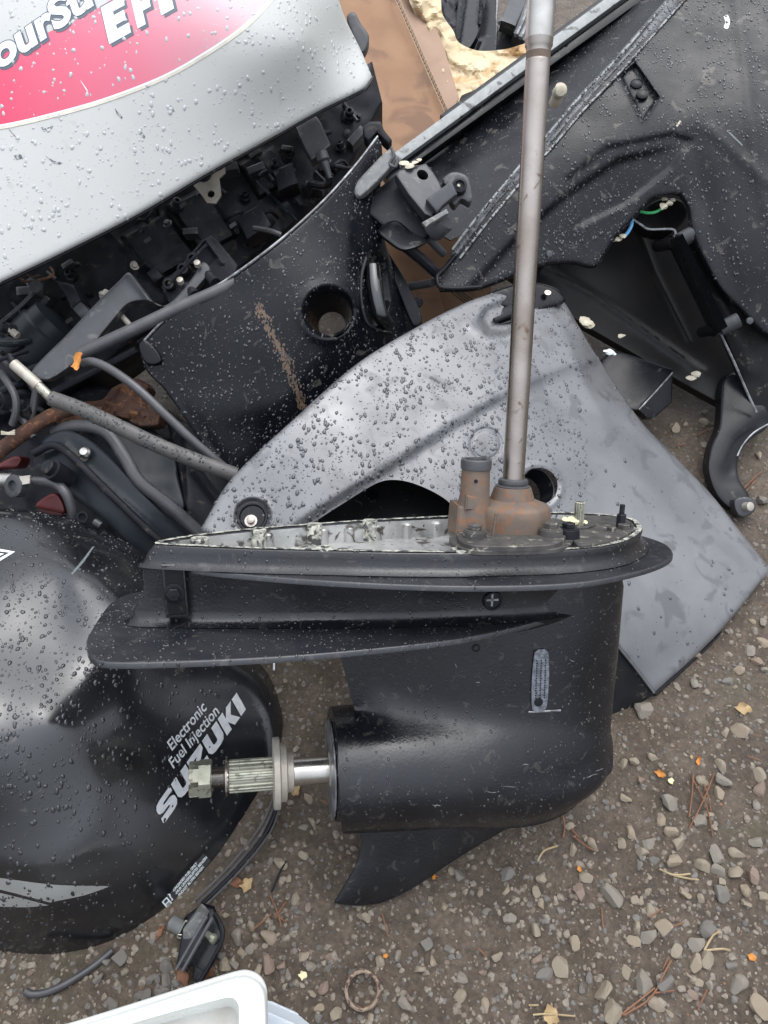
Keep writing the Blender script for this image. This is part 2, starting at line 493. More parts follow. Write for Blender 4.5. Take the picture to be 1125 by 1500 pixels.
M = {}
M['cowl_black'] = mat('cowl_black_paint', (.007, .0075, .009), (.011, .012, .014), 9, rough=.2, rvar=.07, ior=1.78, coat=.15, crough=.04, bump=.05, bscale=300, spots=(.05, .045, .038), sscale=70, samt=.33)
M['black_plastic'] = mat('black_plastic', (.004, .0048, .007), (.0075, .0086, .0115), 14, rough=.24, rvar=.1, ior=1.5, spec=.24, bump=.25, bscale=500, spots=(.06, .055, .05), sscale=45, samt=.34)
M['black_matt'] = mat('black_matt_plastic', (.008, .008, .009), (.014, .014, .015), 20, rough=.5, rvar=.12, ior=1.35, spec=.3, bump=.4, bscale=300, spots=(.07, .06, .05), sscale=60, samt=.36)
M['tray_black'] = mat('tray_black_plastic', (.005, .0055, .0075), (.010, .0108, .0135), 12, rough=.3, rvar=.13, ior=1.5, spec=.3, bump=.35, bscale=420, spots=(.075, .068, .06), sscale=38, samt=.36)
M['gear_black'] = mat('gearcase_black_paint', (.0045, .005, .007), (.009, .0097, .0125), 18, rough=.29, rvar=.12, ior=1.6, spec=.44, bump=.45, bscale=300, bump2=.14, b2scale=22, spots=(.034, .032, .030), sscale=75, samt=.37)
M['gear_plate'] = mat('worn_plate_paint', (.012, .0135, .0175), (.022, .0235, .027), 26, rough=.36, rvar=.1, ior=1.6, spec=.6, bump=.6, bscale=240, spots=(.05, .048, .044), sscale=90, samt=.37)
M['panel_grey'] = mat('grey_metallic_panel', (.135, .137, .142), (.185, .187, .192), 9, rough=.36, rvar=.14, metal=.25, ior=1.5, coat=.35, crough=.06, bump=.05, bscale=500, spots=(.112, .114, .118), sscale=22, samt=.42)  # darker spots put the look of mottled reflections into the colour
M['silver'] = mat('silver_cowl_paint', (.49, .495, .47), (.53, .533, .508), 5, rough=.48, rvar=.05, metal=.0, coat=.12, crough=.15, bump=.04, bscale=600, spots=(.46, .465, .44), sscale=40, samt=.34)
M['steel'] = mat('bare_steel', (.46, .415, .375), (.32, .27, .23), 16, rough=.28, rvar=.09, metal=.97, bump=.2, bscale=260, spots=(.2, .14, .10), sscale=60, samt=.36)
M['bright_steel'] = mat('bright_steel', (.62, .60, .56), (.5, .48, .44), 40, rough=.26, rvar=.08, metal=.95, bump=.08, bscale=300)
M['brass_steel'] = mat('greenish_steel', (.44, .44, .36), (.34, .34, .27), 60, rough=.4, rvar=.1, metal=.75, bump=.2, bscale=300, spots=(.2, .19, .15), sscale=120, samt=.42)
M['washer'] = mat('pale_worn_metal', (.5, .47, .41), (.4, .36, .30), 60, rough=.5, metal=.45, bump=.3, bscale=260)
M['pump'] = mat('corroded_pump_casting', (.20, .14, .10), (.10, .085, .074), 30, rough=.6, rvar=.12, metal=.2, bump=.8, bscale=170, bump2=.3, b2scale=50, spots=(.20, .11, .065), sscale=70, samt=.45, contrast=(.2, .8))
M['pump_dark'] = mat('grimy_casting', (.05, .048, .046), (.09, .082, .075), 60, rough=.55, rvar=.15, metal=.2, bump=.8, bscale=180, spots=(.3, .28, .22), sscale=90, samt=.37)
M['rust'] = mat('rusty_steel', (.10, .042, .026), (.055, .03, .022), 50, rough=.8, metal=.1, bump=.9, bscale=200, spots=(.2, .09, .04), sscale=90, samt=.42)
M['alu'] = mat('bare_aluminium_casting', (.5, .5, .48), (.36, .36, .35), 30, rough=.45, rvar=.1, metal=.55, bump=.5, bscale=180, bump2=.3, b2scale=40, spots=(.09, .08, .07), sscale=45, samt=.42)
M['gasket'] = mat('flaked_gasket_residue', (.55, .54, .45), (.2, .2, .18), 140, rough=.7, bump=.8, bscale=250, spots=(.05, .05, .05), sscale=110, samt=.47)
M['rubber'] = mat('grey_rubber', (.045, .045, .048), (.07, .07, .074), 30, rough=.42, rvar=.1, bump=.3, bscale=300, ior=1.6)
M['hose'] = mat('weathered_rubber_hose', (.07, .066, .064), (.10, .095, .09), 40, rough=.5, rvar=.1, bump=.5, bscale=260)
M['bracket_grey'] = mat('dark_grey_painted_metal', (.04, .042, .046), (.055, .058, .063), 30, rough=.42, rvar=.1, ior=1.5, bump=.3, bscale=300, spots=(.11, .11, .11), sscale=50, samt=.36)
M['worn_plastic'] = mat('worn_grey_plastic', (.13, .135, .135), (.18, .185, .18), 50, rough=.5, bump=.5, bscale=300, spots=(.28, .27, .24), sscale=80, samt=.4)
M['engine'] = mat('engine_black_casting', (.009, .0095, .0125), (.017, .018, .023), 25, rough=.46, rvar=.12, bump=.6, bscale=160, ior=1.45, spec=.25, spots=(.06, .05, .04), sscale=50, samt=.36)
M['engine_blue'] = mat('engine_dark_cylinder', (.016, .021, .027), (.022, .027, .032), 12, rough=.38, rvar=.1, bump=.3, bscale=300, ior=1.45, spec=.35)
M['cardboard'] = mat('cardboard_brown', (.25, .14, .078), (.30, .175, .10), 12, rough=.85, bump=.3, bscale=300, bump2=.25, b2scale=14, spots=(.2, .115, .072), sscale=9, samt=.42)
M['cardboard_light'] = mat('cardboard_flap', (.33, .22, .155), (.37, .25, .18), 12, rough=.85, bump=.3, bscale=300, bump2=.25, b2scale=14)
M['cardboard_edge'] = mat('cardboard_edge', (.42, .30, .2), (.36, .25, .17), 60, rough=.9)
M['paper'] = mat('packing_paper', (.58, .46, .28), (.66, .55, .37), 10, rough=.75, bump2=.8, b2scale=18, spots=(.5, .33, .16), sscale=8, samt=.42)
M['cream'] = mat('cream_scraps', (.62, .57, .45), (.45, .4, .3), 90, rough=.8, bump=.9, bscale=200)
M['yellow_scrap'] = mat('pale_yellow_scrap', (.75, .70, .42), (.6, .55, .33), 90, rough=.7, bump=.5, bscale=200)
M['leaf'] = mat('orange_leaf', (.58, .24, .035), (.40, .14, .025), 120, rough=.6, bump=.4, bscale=300)
M['brown_leaf'] = mat('brown_leaf', (.22, .10, .045), (.14, .06, .03), 90, rough=.55, bump=.6, bscale=200)
M['tan_leaf'] = mat('tan_leaf', (.42, .30, .15), (.3, .2, .09), 90, rough=.6, bump=.5, bscale=200)
M['needle'] = mat('dry_pine_needles', (.22, .10, .05), (.16, .07, .035), 90, rough=.6)
M['straw'] = mat('dry_straw', (.42, .33, .19), (.3, .22, .12), 90, rough=.6)
M['white_tub'] = mat('white_tub_plastic', (.74, .77, .73), (.78, .80, .77), 8, rough=.28, rvar=.06, ior=1.5, sub=.15, bump=.06, bscale=300, spots=(.62, .62, .56), sscale=30, samt=.34)
M['blue_tub'] = mat('pale_blue_tub_plastic', (.60, .66, .72), (.64, .69, .74), 8, rough=.35, sub=.1)
M['tub_inside'] = mat('tub_inside_murky', (.36, .34, .30), (.50, .50, .47), 22, rough=.35, bump2=.3, b2scale=20, contrast=(.3, .7))
M['red'] = mat('faded_red_plastic', (.14, .02, .02), (.10, .014, .016), 20, rough=.4, bump=.2, bscale=300, spots=(.16, .06, .05), sscale=40, samt=.38)
M['white_print'] = mat('white_lettering', (.62, .64, .65), (.5, .52, .54), 120, rough=.4)
M['decal_white'] = mat('decal_white', (.78, .84, .85), rough=.35)
M['decal_shade'] = mat('decal_dark_grey', (.09, .11, .14), rough=.35)
M['decal_gold'] = mat('decal_pale_gold', (.72, .68, .56), (.6, .56, .46), 60, rough=.35)
M['label_black'] = mat('label_black', (.04, .041, .043), (.05, .05, .052), 30, rough=.3)
M['stripe'] = mat('silver_stripe', (.36, .37, .36), (.44, .45, .44), 14, rough=.3, metal=.5)
M['chrome'] = mat('chrome_trim', (.62, .64, .66), rough=.18, metal=.9)
M['wire_blue'] = mat('blue_wire', (.12, .38, .66), rough=.35)
M['wire_green'] = mat('green_wire', (.05, .42, .14), rough=.35)
M['bluish_scratch'] = mat('pale_scratch', (.13, .15, .155), rough=.5)

def water(name, c, glass=False):
    m = bpy.data.materials.new(name); m.use_nodes = True; b = m.node_tree.nodes['Principled BSDF']
    if glass:
        b.inputs['Base Color'].default_value = (1, 1, 1, 1); b.inputs['Roughness'].default_value = .0; b.inputs['IOR'].default_value = 1.33; b.inputs['Transmission Weight'].default_value = 1; return m
    b.inputs['Base Color'].default_value = (*c, 1); b.inputs['Roughness'].default_value = .03; b.inputs['IOR'].default_value = 1.45
    b.inputs['Coat Weight'].default_value = .6; b.inputs['Coat Roughness'].default_value = .01
    return m
M['drop_dark'] = water('rain_drops_on_black', (.02, .021, .024))
M['drop_grey'] = water('rain_drops_on_grey', (.06, .063, .070))
M['drop_silver'] = water('rain_drops_on_silver', (.45, .465, .46))
M['drop_pink'] = water('rain_drops_on_red', (.7, .25, .3))

# ================================================================== THE GROUND
def gz(x, y):
    z = .022 * fbm(x * 2.2 + 9, y * 2.2 + 4, 3) + .008 * fbm(x * 11 + 3, y * 11, 3) + .0032 * fbm(x * 45, y * 45 + 7, 2)
    # a churned clod near the skeg
    d = np.hypot((x - .155) / .05, (y - .487) / .04)
    z = z + .007 * np.exp(-d**2) * (1 + 1.5 * fbm(x * 60, y * 60, 3))
    return z

def ground_at(px, py):
    D = float(gdepth(py)); 
    for _ in range(3):
        p = at(px, py, D); D = float(gdepth(py, gz(p[0], p[1])))
    return at(px, py, D)

def axis_vals(lo, hi, step, far):
    a = np.arange(lo, hi, step); k = [hi]
    s = step
    while k[-1] < far: s *= 1.35; k.append(k[-1] + s)
    j = [lo]; s = step
    while j[-1] > -far: s *= 1.35; j.append(j[-1] - s)
    return np.concatenate([np.array(j[1:])[::-1], a, np.array(k)])
gxs = axis_vals(-.75, 1.05, .0062, 120); gys = axis_vals(-.02, 2.0, .0066, 120)
GX, GY = np.meshgrid(gxs, gys); near = np.exp(-np.maximum(0, np.hypot(GX, GY - 1) - 2) / 2)
GZ = gz(GX, GY) * near
Vg = np.stack([GX, GY, GZ], 2).reshape(-1, 3); nx, ny = len(gxs), len(gys)
ii, jj = np.meshgrid(np.arange(nx - 1), np.arange(ny - 1)); b0 = (jj * nx + ii).ravel()
Fg = np.c_[b0, b0 + 1, b0 + nx + 1, b0 + nx]

def ground_material():
    m = bpy.data.materials.new('muddy_gravel_ground'); m.use_nodes = True; nt = m.node_tree; L = nt.links; b = nt.nodes['Principled BSDF']
    tc = nt.nodes.new('ShaderNodeTexCoord')
    def noise(s, d=6, dist=0.0, rough=.55):
        n = nt.nodes.new('ShaderNodeTexNoise'); n.inputs['Scale'].default_value = s; n.inputs['Detail'].default_value = d; n.inputs['Roughness'].default_value = rough
        n.inputs['Distortion'].default_value = dist; L.new(tc.outputs['Object'], n.inputs['Vector']); return n
    def ramp(src, els):
        r = nt.nodes.new('ShaderNodeValToRGB'); cr = r.color_ramp
        while len(cr.elements) < len(els): cr.elements.new(.5)
        for e, (p, c) in zip(cr.elements, els): e.position = p; e.color = (*c, 1)
        L.new(src, r.inputs[0]); return r.outputs[0]
    def mix(f, a, c):
        x = nt.nodes.new('ShaderNodeMix'); x.data_type = 'RGBA'
        L.new(f, x.inputs[0]); 
        for s, v in ((x.inputs[6], a), (x.inputs[7], c)):
            if isinstance(v, tuple): s.default_value = (*v, 1)
            else: L.new(v, s)
        return x.outputs[2]
    mud = ramp(noise(16, 9, .6, .65).outputs['Fac'], [(.3, (.062, .045, .031)), (.5, (.096, .072, .051)), (.7, (.138, .106, .077))])
    fine = ramp(noise(150, 5).outputs['Fac'], [(.35, (.6, .6, .6)), (.7, (1.3, 1.27, 1.22))])
    mu = nt.nodes.new('ShaderNodeMix'); mu.data_type = 'RGBA'; mu.blend_type = 'MULTIPLY'; mu.inputs[0].default_value = .8
    L.new(mud, mu.inputs[6]); L.new(fine, mu.inputs[7]); out = mu.outputs[2]
    out = mix(ramp(noise(5, 6, 1.2).outputs['Fac'], [(.56, (0, 0, 0)), (.7, (.45,) * 3)]), out, (.075, .078, .038))       # moss
    out = mix(ramp(noise(220, 2).outputs['Fac'], [(.70, (0, 0, 0)), (.74, (1,) * 3)]), out, (.36, .31, .26))               # pale grit
    out = mix(ramp(noise(120, 2, 0).outputs['Fac'], [(.735, (0, 0, 0)), (.75, (.9,) * 3)]), out, (.38, .15, .06))           # rusty specks
    vo = nt.nodes.new('ShaderNodeTexVoronoi'); vo.inputs['Scale'].default_value = 72; vo.inputs['Randomness'].default_value = 1
    L.new(tc.outputs['Object'], vo.inputs['Vector'])
    peb = ramp(vo.outputs['Distance'], [(.22, (1,) * 3), (.34, (0,) * 3)])
    sep = nt.nodes.new('ShaderNodeSeparateColor'); L.new(vo.outputs['Color'], sep.inputs[0])
    sel = ramp(sep.outputs[0], [(.6, (0,) * 3), (.64, (1,) * 3)])
    mm = nt.nodes.new('ShaderNodeMath'); mm.operation = 'MULTIPLY'; L.new(peb, mm.inputs[0]); L.new(sel, mm.inputs[1])
    pc = ramp(sep.outputs[1], [(0, (.12, .11, .10)), (.6, (.19, .165, .14)), (1, (.25, .20, .165))])
    out = mix(mm.outputs[0], out, pc)
    L.new(out, b.inputs['Base Color'])
    rr = ramp(noise(9, 5).outputs['Fac'], [(.35, (.38,) * 3), (.65, (.72,) * 3)]); L.new(rr, b.inputs['Roughness'])
    b1 = nt.nodes.new('ShaderNodeBump'); b1.inputs['Strength'].default_value = 1.0; b1.inputs['Distance'].default_value = .007; L.new(noise(60, 8, .4, .7).outputs['Fac'], b1.inputs['Height'])
    b2 = nt.nodes.new('ShaderNodeBump'); b2.inputs['Strength'].default_value = .8; b2.inputs['Distance'].default_value = .0022; L.new(mm.outputs[0], b2.inputs['Height']); L.new(b1.outputs[0], b2.inputs['Normal'])
    b3 = nt.nodes.new('ShaderNodeBump'); b3.inputs['Strength'].default_value = .7; b3.inputs['Distance'].default_value = .0012; L.new(noise(420, 3).outputs['Fac'], b3.inputs['Height']); L.new(b2.outputs[0], b3.inputs['Normal'])
    L.new(b3.outputs[0], b.inputs['Normal']); return m
ground = link('ground', Vg, Fg, ground_material(), None, sharp=None, origin=(0, 0, 0)); ground['kind'] = 'structure'

# ------------------------------------------------------------------ stones
def ico(sub):
    import bmesh
    bm = bmesh.new(); bmesh.ops.create_icosphere(bm, subdivisions=sub, radius=1)
    v = np.array([tuple(x.co) for x in bm.verts]); f = np.array([[q.index for q in p.verts] for p in bm.faces]); bm.free(); return v, f
I1, I2, I3 = ico(1), ico(2), ico(3)
def rock(base, g, cuts=9):
    v = base[0].copy()
    for _ in range(cuts):
        n = g.normal(size=3); n /= np.linalg.norm(n); d = g.uniform(.42, .74); s = v @ n
        v = v - np.maximum(0, s - d)[:, None] * n * .985
    v = v * (1, g.uniform(.72, .95), g.uniform(.5, .72)); v += .022 * g.normal(size=v.shape) * .35
    v -= (v.max(0) + v.min(0)) / 2; return v / np.abs(v[:, :2]).max()
stone_cols = [((.26, .215, .155), (.32, .27, .20)), ((.21, .185, .15), (.26, .232, .19)), ((.15, .138, .12), (.195, .18, .158)), ((.27, .215, .15), (.33, .27, .195)), ((.21, .15, .115), (.26, .19, .145))]
stone_mats = [mat('stone_%s' % n, a, b, 120, rough=.55, rvar=.12, bump=.9, bscale=220, bump2=.4, b2scale=90, spots=(.3, .28, .25), sscale=200, samt=.36)
              for (a, b), n in zip(stone_cols, ('buff', 'grey', 'slate', 'tan', 'pinkish'))]
g = np.random.default_rng(21); bases = []
for k in range(16):
    v = rock(I3, g); me = bpy.data.meshes.new('stone'); me.from_pydata([tuple(p) for p in v], [], [tuple(int(i) for i in q) for q in I3[1]])
    me.polygons.foreach_set('use_smooth', [True] * len(me.polygons)); me.set_sharp_from_angle(angle=R(24)); bases.append((me, v))
stone_meshes = {}
def stone_mesh(k, c):
    if (k, c) not in stone_meshes:
        me = bases[k][0].copy(); me.materials.append(stone_mats[c]); stone_meshes[(k, c)] = me
    return stone_meshes[(k, c)]
names_c = ['buff', 'grey', 'dark slate', 'tan', 'pinkish']
def stone(px, py, size, c=None, label=None):
    """size in photo pixels across"""
    k = int(g.integers(16)); c = int(g.choice([0, 0, 0, 1, 1, 2, 3, 3, 4], 1)[0]) if c is None else c
    p = ground_at(px, py); D = float(to_px(p)[2]); r = size / 2 / F * D
    o = bpy.data.objects.new('stone', stone_mesh(k, c)); col.objects.link(o)
    rz = float(g.uniform(0, 6.28)); zs = r * float(g.uniform(.8, 1.05)); zmin = bases[k][1][:, 2].min()
    o.location = (p[0], p[1], float(gz(p[0], p[1])) - zmin * zs * .28); o.scale = (r, r * float(g.uniform(.8, 1.)), zs)
    o.rotation_euler = (float(g.normal(0, .15)), float(g.normal(0, .15)), rz)
    sz = 'tiny' if size < 13 else 'small' if size < 18 else 'medium' if size < 25 else 'large'; form = ('blocky', 'flat', 'wedge-shaped', 'rounded', 'long')[k % 5]
    rowp = ('just above the bottom edge' if py > 1440 else 'level with the metal ring' if py > 1390 else 'a little below skeg-tip level' if py > 1330 else 'level with the skeg tip' if py > 1270 else 'level with the fuel label' if py > 1210
            else 'level with the bullet underside' if py > 1140 else 'level with the propeller shaft' if py > 1060 else 'beside the grey panel corner' if py > 880 else 'beyond the grey panel')
    colp = ('at the far right' if px > 1060 else 'right of the crossed needles' if px > 1000 else 'in the right gravel' if px > 930 else 'right of centre' if px > 850 else 'right of the mud clod' if px > 760 else 'by the mud clod' if px > 680 else 'below the skeg' if px > 560
            else 'between cowl and skeg' if px > 420 else 'near the latch bracket' if px > 300 else 'under the black cowl edge')
    where = ('in the lower right' if px > 700 and py > 1200 else 'right of the lower unit' if px > 860 and py > 850 else 'behind the grey panel' if py < 850
             else 'near the white tub' if px < 460 and py > 1380 else 'between the black cowl and the skeg' if px < 560 else 'below the skeg')
    o['label'] = label or '%s %s %s stone %s, %s' % (sz, form, names_c[c], rowp, colp)
    o['category'] = 'stone'; o['group'] = 'small stones lying on the mud'; return o
A8 = [(788,20,30),(702,38,30),(733,32,28),(752,85,25),(837,152,45),(985,45,40),(933,90,38),(990,88,45),(980,125,35),(1097,72,40),(1100,110,45),(1090,155,40),(813,200,40),(840,235,38),(925,203,40),(950,185,30),(722,240,40),(697,270,30),(613,275,40),(557,290,35),(410,237,20),(545,220,25),(707,140,30),(651,150,20),(775,270,40),(757,298,35),(792,320,30),(848,322,45),(860,272,38),(750,335,28),(972,305,55),(1032,300,45),(1088,268,40),(933,335,45),(977,350,40),(1030,350,55),(1078,365,45),(1058,408,35),(1112,424,30),(990,418,45),(1060,445,28),(990,382,22),(928,432,28),(882,415,35),(362,360,45),(225,366,35),(202,350,22),(363,408,30),(462,375,30),(448,413,32),(462,445,28),(287,413,22),(592,370,35),(575,410,50),(668,425,65),(782,467,40),(753,437,25),(773,412,25),(735,435,25),(180,453,25),(370,490,40),(447,525,32),(561,560,38),(193,578,25),(334,600,30),(146,612,28),(110,635,32),(45,597,28),(233,663,35),(228,715,36),(300,742,38),(66,738,40),(453,610,38),(518,630,50),(604,660,32),(582,692,30),(643,700,55),(672,765,65),(713,645,40),(762,675,65),(822,680,50),(797,738,50),(733,556,38),(777,544,45),(740,515,35),(820,515,50),(855,585,40),(914,568,45),(945,520,50),(912,620,50),(945,610,50),(1015,625,30),(1037,683,60),(1100,745,65),(904,712,32),(920,675,25),(893,655,22),(837,765,25),(885,503,28),(475,655,55),(130,565,35)]
A7 = [(893,208,28),(920,108,30),(893,125,28),(907,40,35),(825,230,45),(870,335,35),(907,360,25),(790,448,50),(740,413,30),(697,448,45),(788,530,48),(757,550,40),(738,483,28),(712,493,28),(690,530,30),(665,383,20),(850,275,22),(893,502,35),(917,535,35),(953,597,38),(830,530,28),(847,562,25),(1078,390,30),(940,655,28),(990,672,35),(1090,685,28),(967,505,25),(355,510,45),(440,573,35),(490,535,40),(490,573,35),(462,570,25),(485,600,28),(433,618,35),(465,610,28),(410,620,30),(317,520,30),(290,570,30),(330,645,40),(650,500,30),(660,530,40),(920,615,22),(1118,520,30),(780,650,20)]
A6 = [(1015,125,60),(940,1000,75),(1015,955,80),(880,1115,60),(815,1180,70),(980,1065,60),(955,830,40),(1015,840,60),(590,1020,70),(630,1030,45),(320,1340,110),(875,1465,90),(795,1470,60),(515,1200,30),(815,1320,30),(620,1180,80),(970,885,45),(1030,1115,50),(810,890,30)]
A4 = [(925,470,35),(925,437,22),(835,490,35),(1095,575,25),(1105,715,40),(868,475,20),(925,540,25)]
for a in A8: stone(560 + a[0] * .5024, 1100 + a[1] * .5024, a[2] * .56)
for a in A7: stone(a[0] * .498, 1150 + a[1] * .498, a[2] * .55, c=(2 if a[0] < 520 else None))
for a in A6: stone(860 + a[0] * .2533, 700 + a[1] * .2533, a[2] * .29)
for a in A4: stone(600 + a[0] * .4667, 400 + a[1] * .4667, a[2] * .5)
grit_mats = [mat('grit_%s' % n, a, b, 160, rough=.6, bump=.8, bscale=220) for n, a, b in (('buff', (.15, .125, .095), (.24, .205, .16)), ('grey', (.10, .092, .08), (.16, .148, .13)), ('brown', (.12, .085, .065), (.18, .135, .105)))]
# grit: thousands of crumbs nobody could count
def grit(n, x0, x1, y0, y1, s0, s1, name, m, seed, base=I1, filt=None):
    q = np.random.default_rng(seed); px = q.uniform(x0, x1, n * 2); py = q.uniform(y0, y1, n * 2)
    k = q.random(n * 2) < .25 + 1.1 * vnoise(px / 60 + seed, py / 60); px, py = px[k][:n], py[k][:n]; n = len(px)
    D = gdepth(py); P = at(px, py, D); P[:, 2] = gz(P[:, 0], P[:, 1])
    s = np.clip(np.exp(q.normal(0, .5, n)) * (s0 * s1) ** .5, s0, s1)
    prot = [rock(base, q, 7) for _ in range(24)]; idx = q.integers(24, size=n)
    V = np.stack(prot)[idx]; a = q.uniform(0, 6.28, n); c, sn = np.cos(a)[:, None], np.sin(a)[:, None]
    V = np.stack([V[..., 0] * c - V[..., 1] * sn, V[..., 0] * sn + V[..., 1] * c, V[..., 2] - .12], 2) * s[:, None, None] + P[:, None]
    k = base[0].shape[0]; Fs = (base[1][None] + (np.arange(n) * k)[:, None, None]).reshape(-1, 3)
    o = link(name, V.reshape(-1, 3), Fs, m, None, origin=(P[:, 0].mean(), P[:, 1].mean(), 0), sharp=30); o['kind'] = 'stuff'; return o
grit(3400, -260, 1420, 560, 1520, .0016, .0046, 'gravel', grit_mats[0], 31, I2)
grit(2300, -260, 1420, 560, 1520, .0014, .0042, 'gravel', grit_mats[1], 32, I2)
grit(2300, -260, 1420, 560, 1520, .0014, .0040, 'gravel', grit_mats[2], 33, I2)
grit(900, -260, 1420, 700, 1520, .0032, .0062, 'gravel', grit_mats[0], 36, I2)
grit(500, -260, 1420, 700, 1520, .003, .0056, 'gravel', grit_mats[1], 37, I2)
grit(4200, -260, 1420, 700, 1520, .0010, .0024, 'gravel', grit_mats[0], 34, I1)

bylab = {}
for o in list(col.objects):
    if o.get('category') == 'stone': bylab.setdefault(o['label'], []).append(o)
for lb_, os_ in bylab.items():
    if len(os_) == 2:
        os_.sort(key=lambda q: q.location.x)
        for q, w_ in zip(os_, ('left', 'right')): q['label'] = '%s of two %s' % (w_, lb_.replace(' stone ', ' stones ').replace(' mud clod', ' clod').replace('dark slate', 'slate').split(' ', 1)[1] if len(lb_.split()) > 13 else lb_.replace(' stone ', ' stones '))

# ================================================================== THE LOWER UNIT (gearcase), leaning back on the panel behind it
tau, psi, rho = R(12.5), R(10), R(1.3)
u0 = math.cos(tau) * UP + math.sin(tau) * BACK; n0 = math.cos(tau) * BACK - math.sin(tau) * UP
a1 = math.cos(psi) * RIGHT - math.sin(psi) * n0; gn = math.cos(psi) * n0 + math.sin(psi) * RIGHT
gu = math.cos(rho) * u0 + math.sin(rho) * a1; ga = math.cos(rho) * a1 - math.sin(rho) * u0
GO = at(500, 1320, .997)
def G(a, u, w): 
    a, u, w = np.broadcast_arrays(np.asarray(a, float), u, w)
    return GO + a[..., None] * ga + u[..., None] * gu + w[..., None] * gn
def gp(px, py, w=0.0):
    r = at(px, py, 1.0) - CAM; t = (w - (CAM - GO) @ gn) / (r @ gn); p = CAM + t * r - GO; return np.array([p @ ga, p @ gu])
def gpu(px, py, u):
    r = at(px, py, 1.0) - CAM; t = (u - (CAM - GO) @ gu) / (r @ gu); p = CAM + t * r - GO; return np.array([p @ ga, p @ gn])
def gPX(px, py, w): a, u = gp(px, py, w); return G(a, u, w)

gear = thing('lower_unit', 'black outboard lower unit standing on its skeg with bare propeller shaft and tall driveshaft', 'outboard lower unit', GO)

# --- strut and torpedo: a mirrored thickness field
sil = [(490, 930), (506, 990), (514, 1020), (521, 1047, 1), (489, 1049, 1), (487, 1090), (489, 1150), (500, 1205, 1), (600, 1199), (700, 1190), (780, 1177),
       (845, 1156), (876, 1132), (889, 1100), (893, 1050), (903, 950), (909, 880), (911, 855)]
silp = curve(sil, 5, closed=False); silL = np.array([gp(x, y) for x, y in silp]) * 1000
topL = np.array([gp(911, 822), gp(620, 828), gp(480, 905)]) * 1000
outL = np.concatenate([silL, [topL[0], topL[1], topL[2]]])
uc = gp(490, 1126)[1] * 1000; RT = 61.5
iL = np.argmin(np.hypot(*(silL - np.array(gp(500, 1205)) * 1000).T)); iE = np.argmin(np.hypot(*(silL - np.array(gp(876, 1132)) * 1000).T))
botA = silL[iL:iE + 1]; aE = silL[:, 0].max()
strutline = silL[[i for i in range(len(silL)) if silL[i, 1] > uc + 55 or silL[i, 0] > botA[-1, 0] - 25]]
lead = silL[iE - 6:]; k0 = np.argmin(np.hypot(*(silL - np.array(gp(521, 1047)) * 1000).T)); trail = silL[:k0 + 1]
trail = np.concatenate([[trail[0] + (-40, 200)], trail, [trail[-1] + (15, -160)]])
lead2 = np.concatenate([lead, [lead[-1] + (0, 200)]])
AX0 = gp(640, 1100)[0] * 1000
def gear_w(Q):
    a, u = Q[:, 0], Q[:, 1]
    dl = dist(Q, lead2); dt = dist(Q, trail)
    # signed: only to the right of the trailing edge
    ta = np.interp(-u, -trail[np.argsort(-trail[:, 1])][:, 1], trail[np.argsort(-trail[:, 1])][:, 0]); dt = np.where(a > ta, dt, 0)
    ws = 46 * np.sqrt(1 - (1 - np.clip(dl / 105, 0, 1)) ** 2) * sstep(0, 1, np.clip((dt + 4) / 260, 0, 1) ** .62)
    bot = np.interp(a, botA[:, 0], botA[:, 1]); r = np.clip(uc - bot, 1, 90)
    r = np.where(a > botA[-1, 0], r * np.sqrt(np.clip(1 - ((a - botA[-1, 0]) / (aE - botA[-1, 0] + 6)) ** 2, 0, 1)), r)
    t_ = (u - uc) / r; wt = r * np.where(t_ < .84, np.sqrt(np.clip(1 - t_ ** 2, 0, 1)), .5426 * np.exp(-np.clip(t_ - .84, 0, 9) * 2.85)); wt = wt * (1 - (1 - sstep(-2, 45, dt)) * sstep(.84, 1.05, t_))
    tail = np.clip((u - uc) / r, 0, 3); k = 3.6
    wt = wt * (1 - .42 * sstep(0, 1, (a - (uc * 0 + AX0)) / 190) * sstep(-.9, .2, t_))
    w = (ws ** k + wt ** k) ** (1 / k)
    # soft fillet between torpedo and strut
    return w
V2, T2 = tri2d(outL, (), 7, (1, 3, 6))
w2 = gear_w(V2)
Vf = G(V2[:, 0] / 1000, V2[:, 1] / 1000, w2 / 1000); n = len(Vf); Vb = G(V2[:, 0] / 1000, V2[:, 1] / 1000, -w2 / 1000)
bd = boundary(T2); s1 = np.c_[bd[:, 1], bd[:, 0], bd[:, 0] + n]; s2 = np.c_[bd[:, 1], bd[:, 0] + n, bd[:, 1] + n]
housing = link('housing', np.concatenate([Vf, Vb]), np.concatenate([T2, T2[:, ::-1] + n, s1, s2]), M['gear_black'], gear, sharp=48)
def gsurf(px, py, lift=0.0):
    """point of the housing's near side seen at that pixel"""
    w = .04
    for _ in range(12):
        q = gp(px, py, w); w = .5 * w + .5 * (float(gear_w(np.array([q * 1000]))[0]) / 1000 + lift)
    return G(q[0], q[1], w)

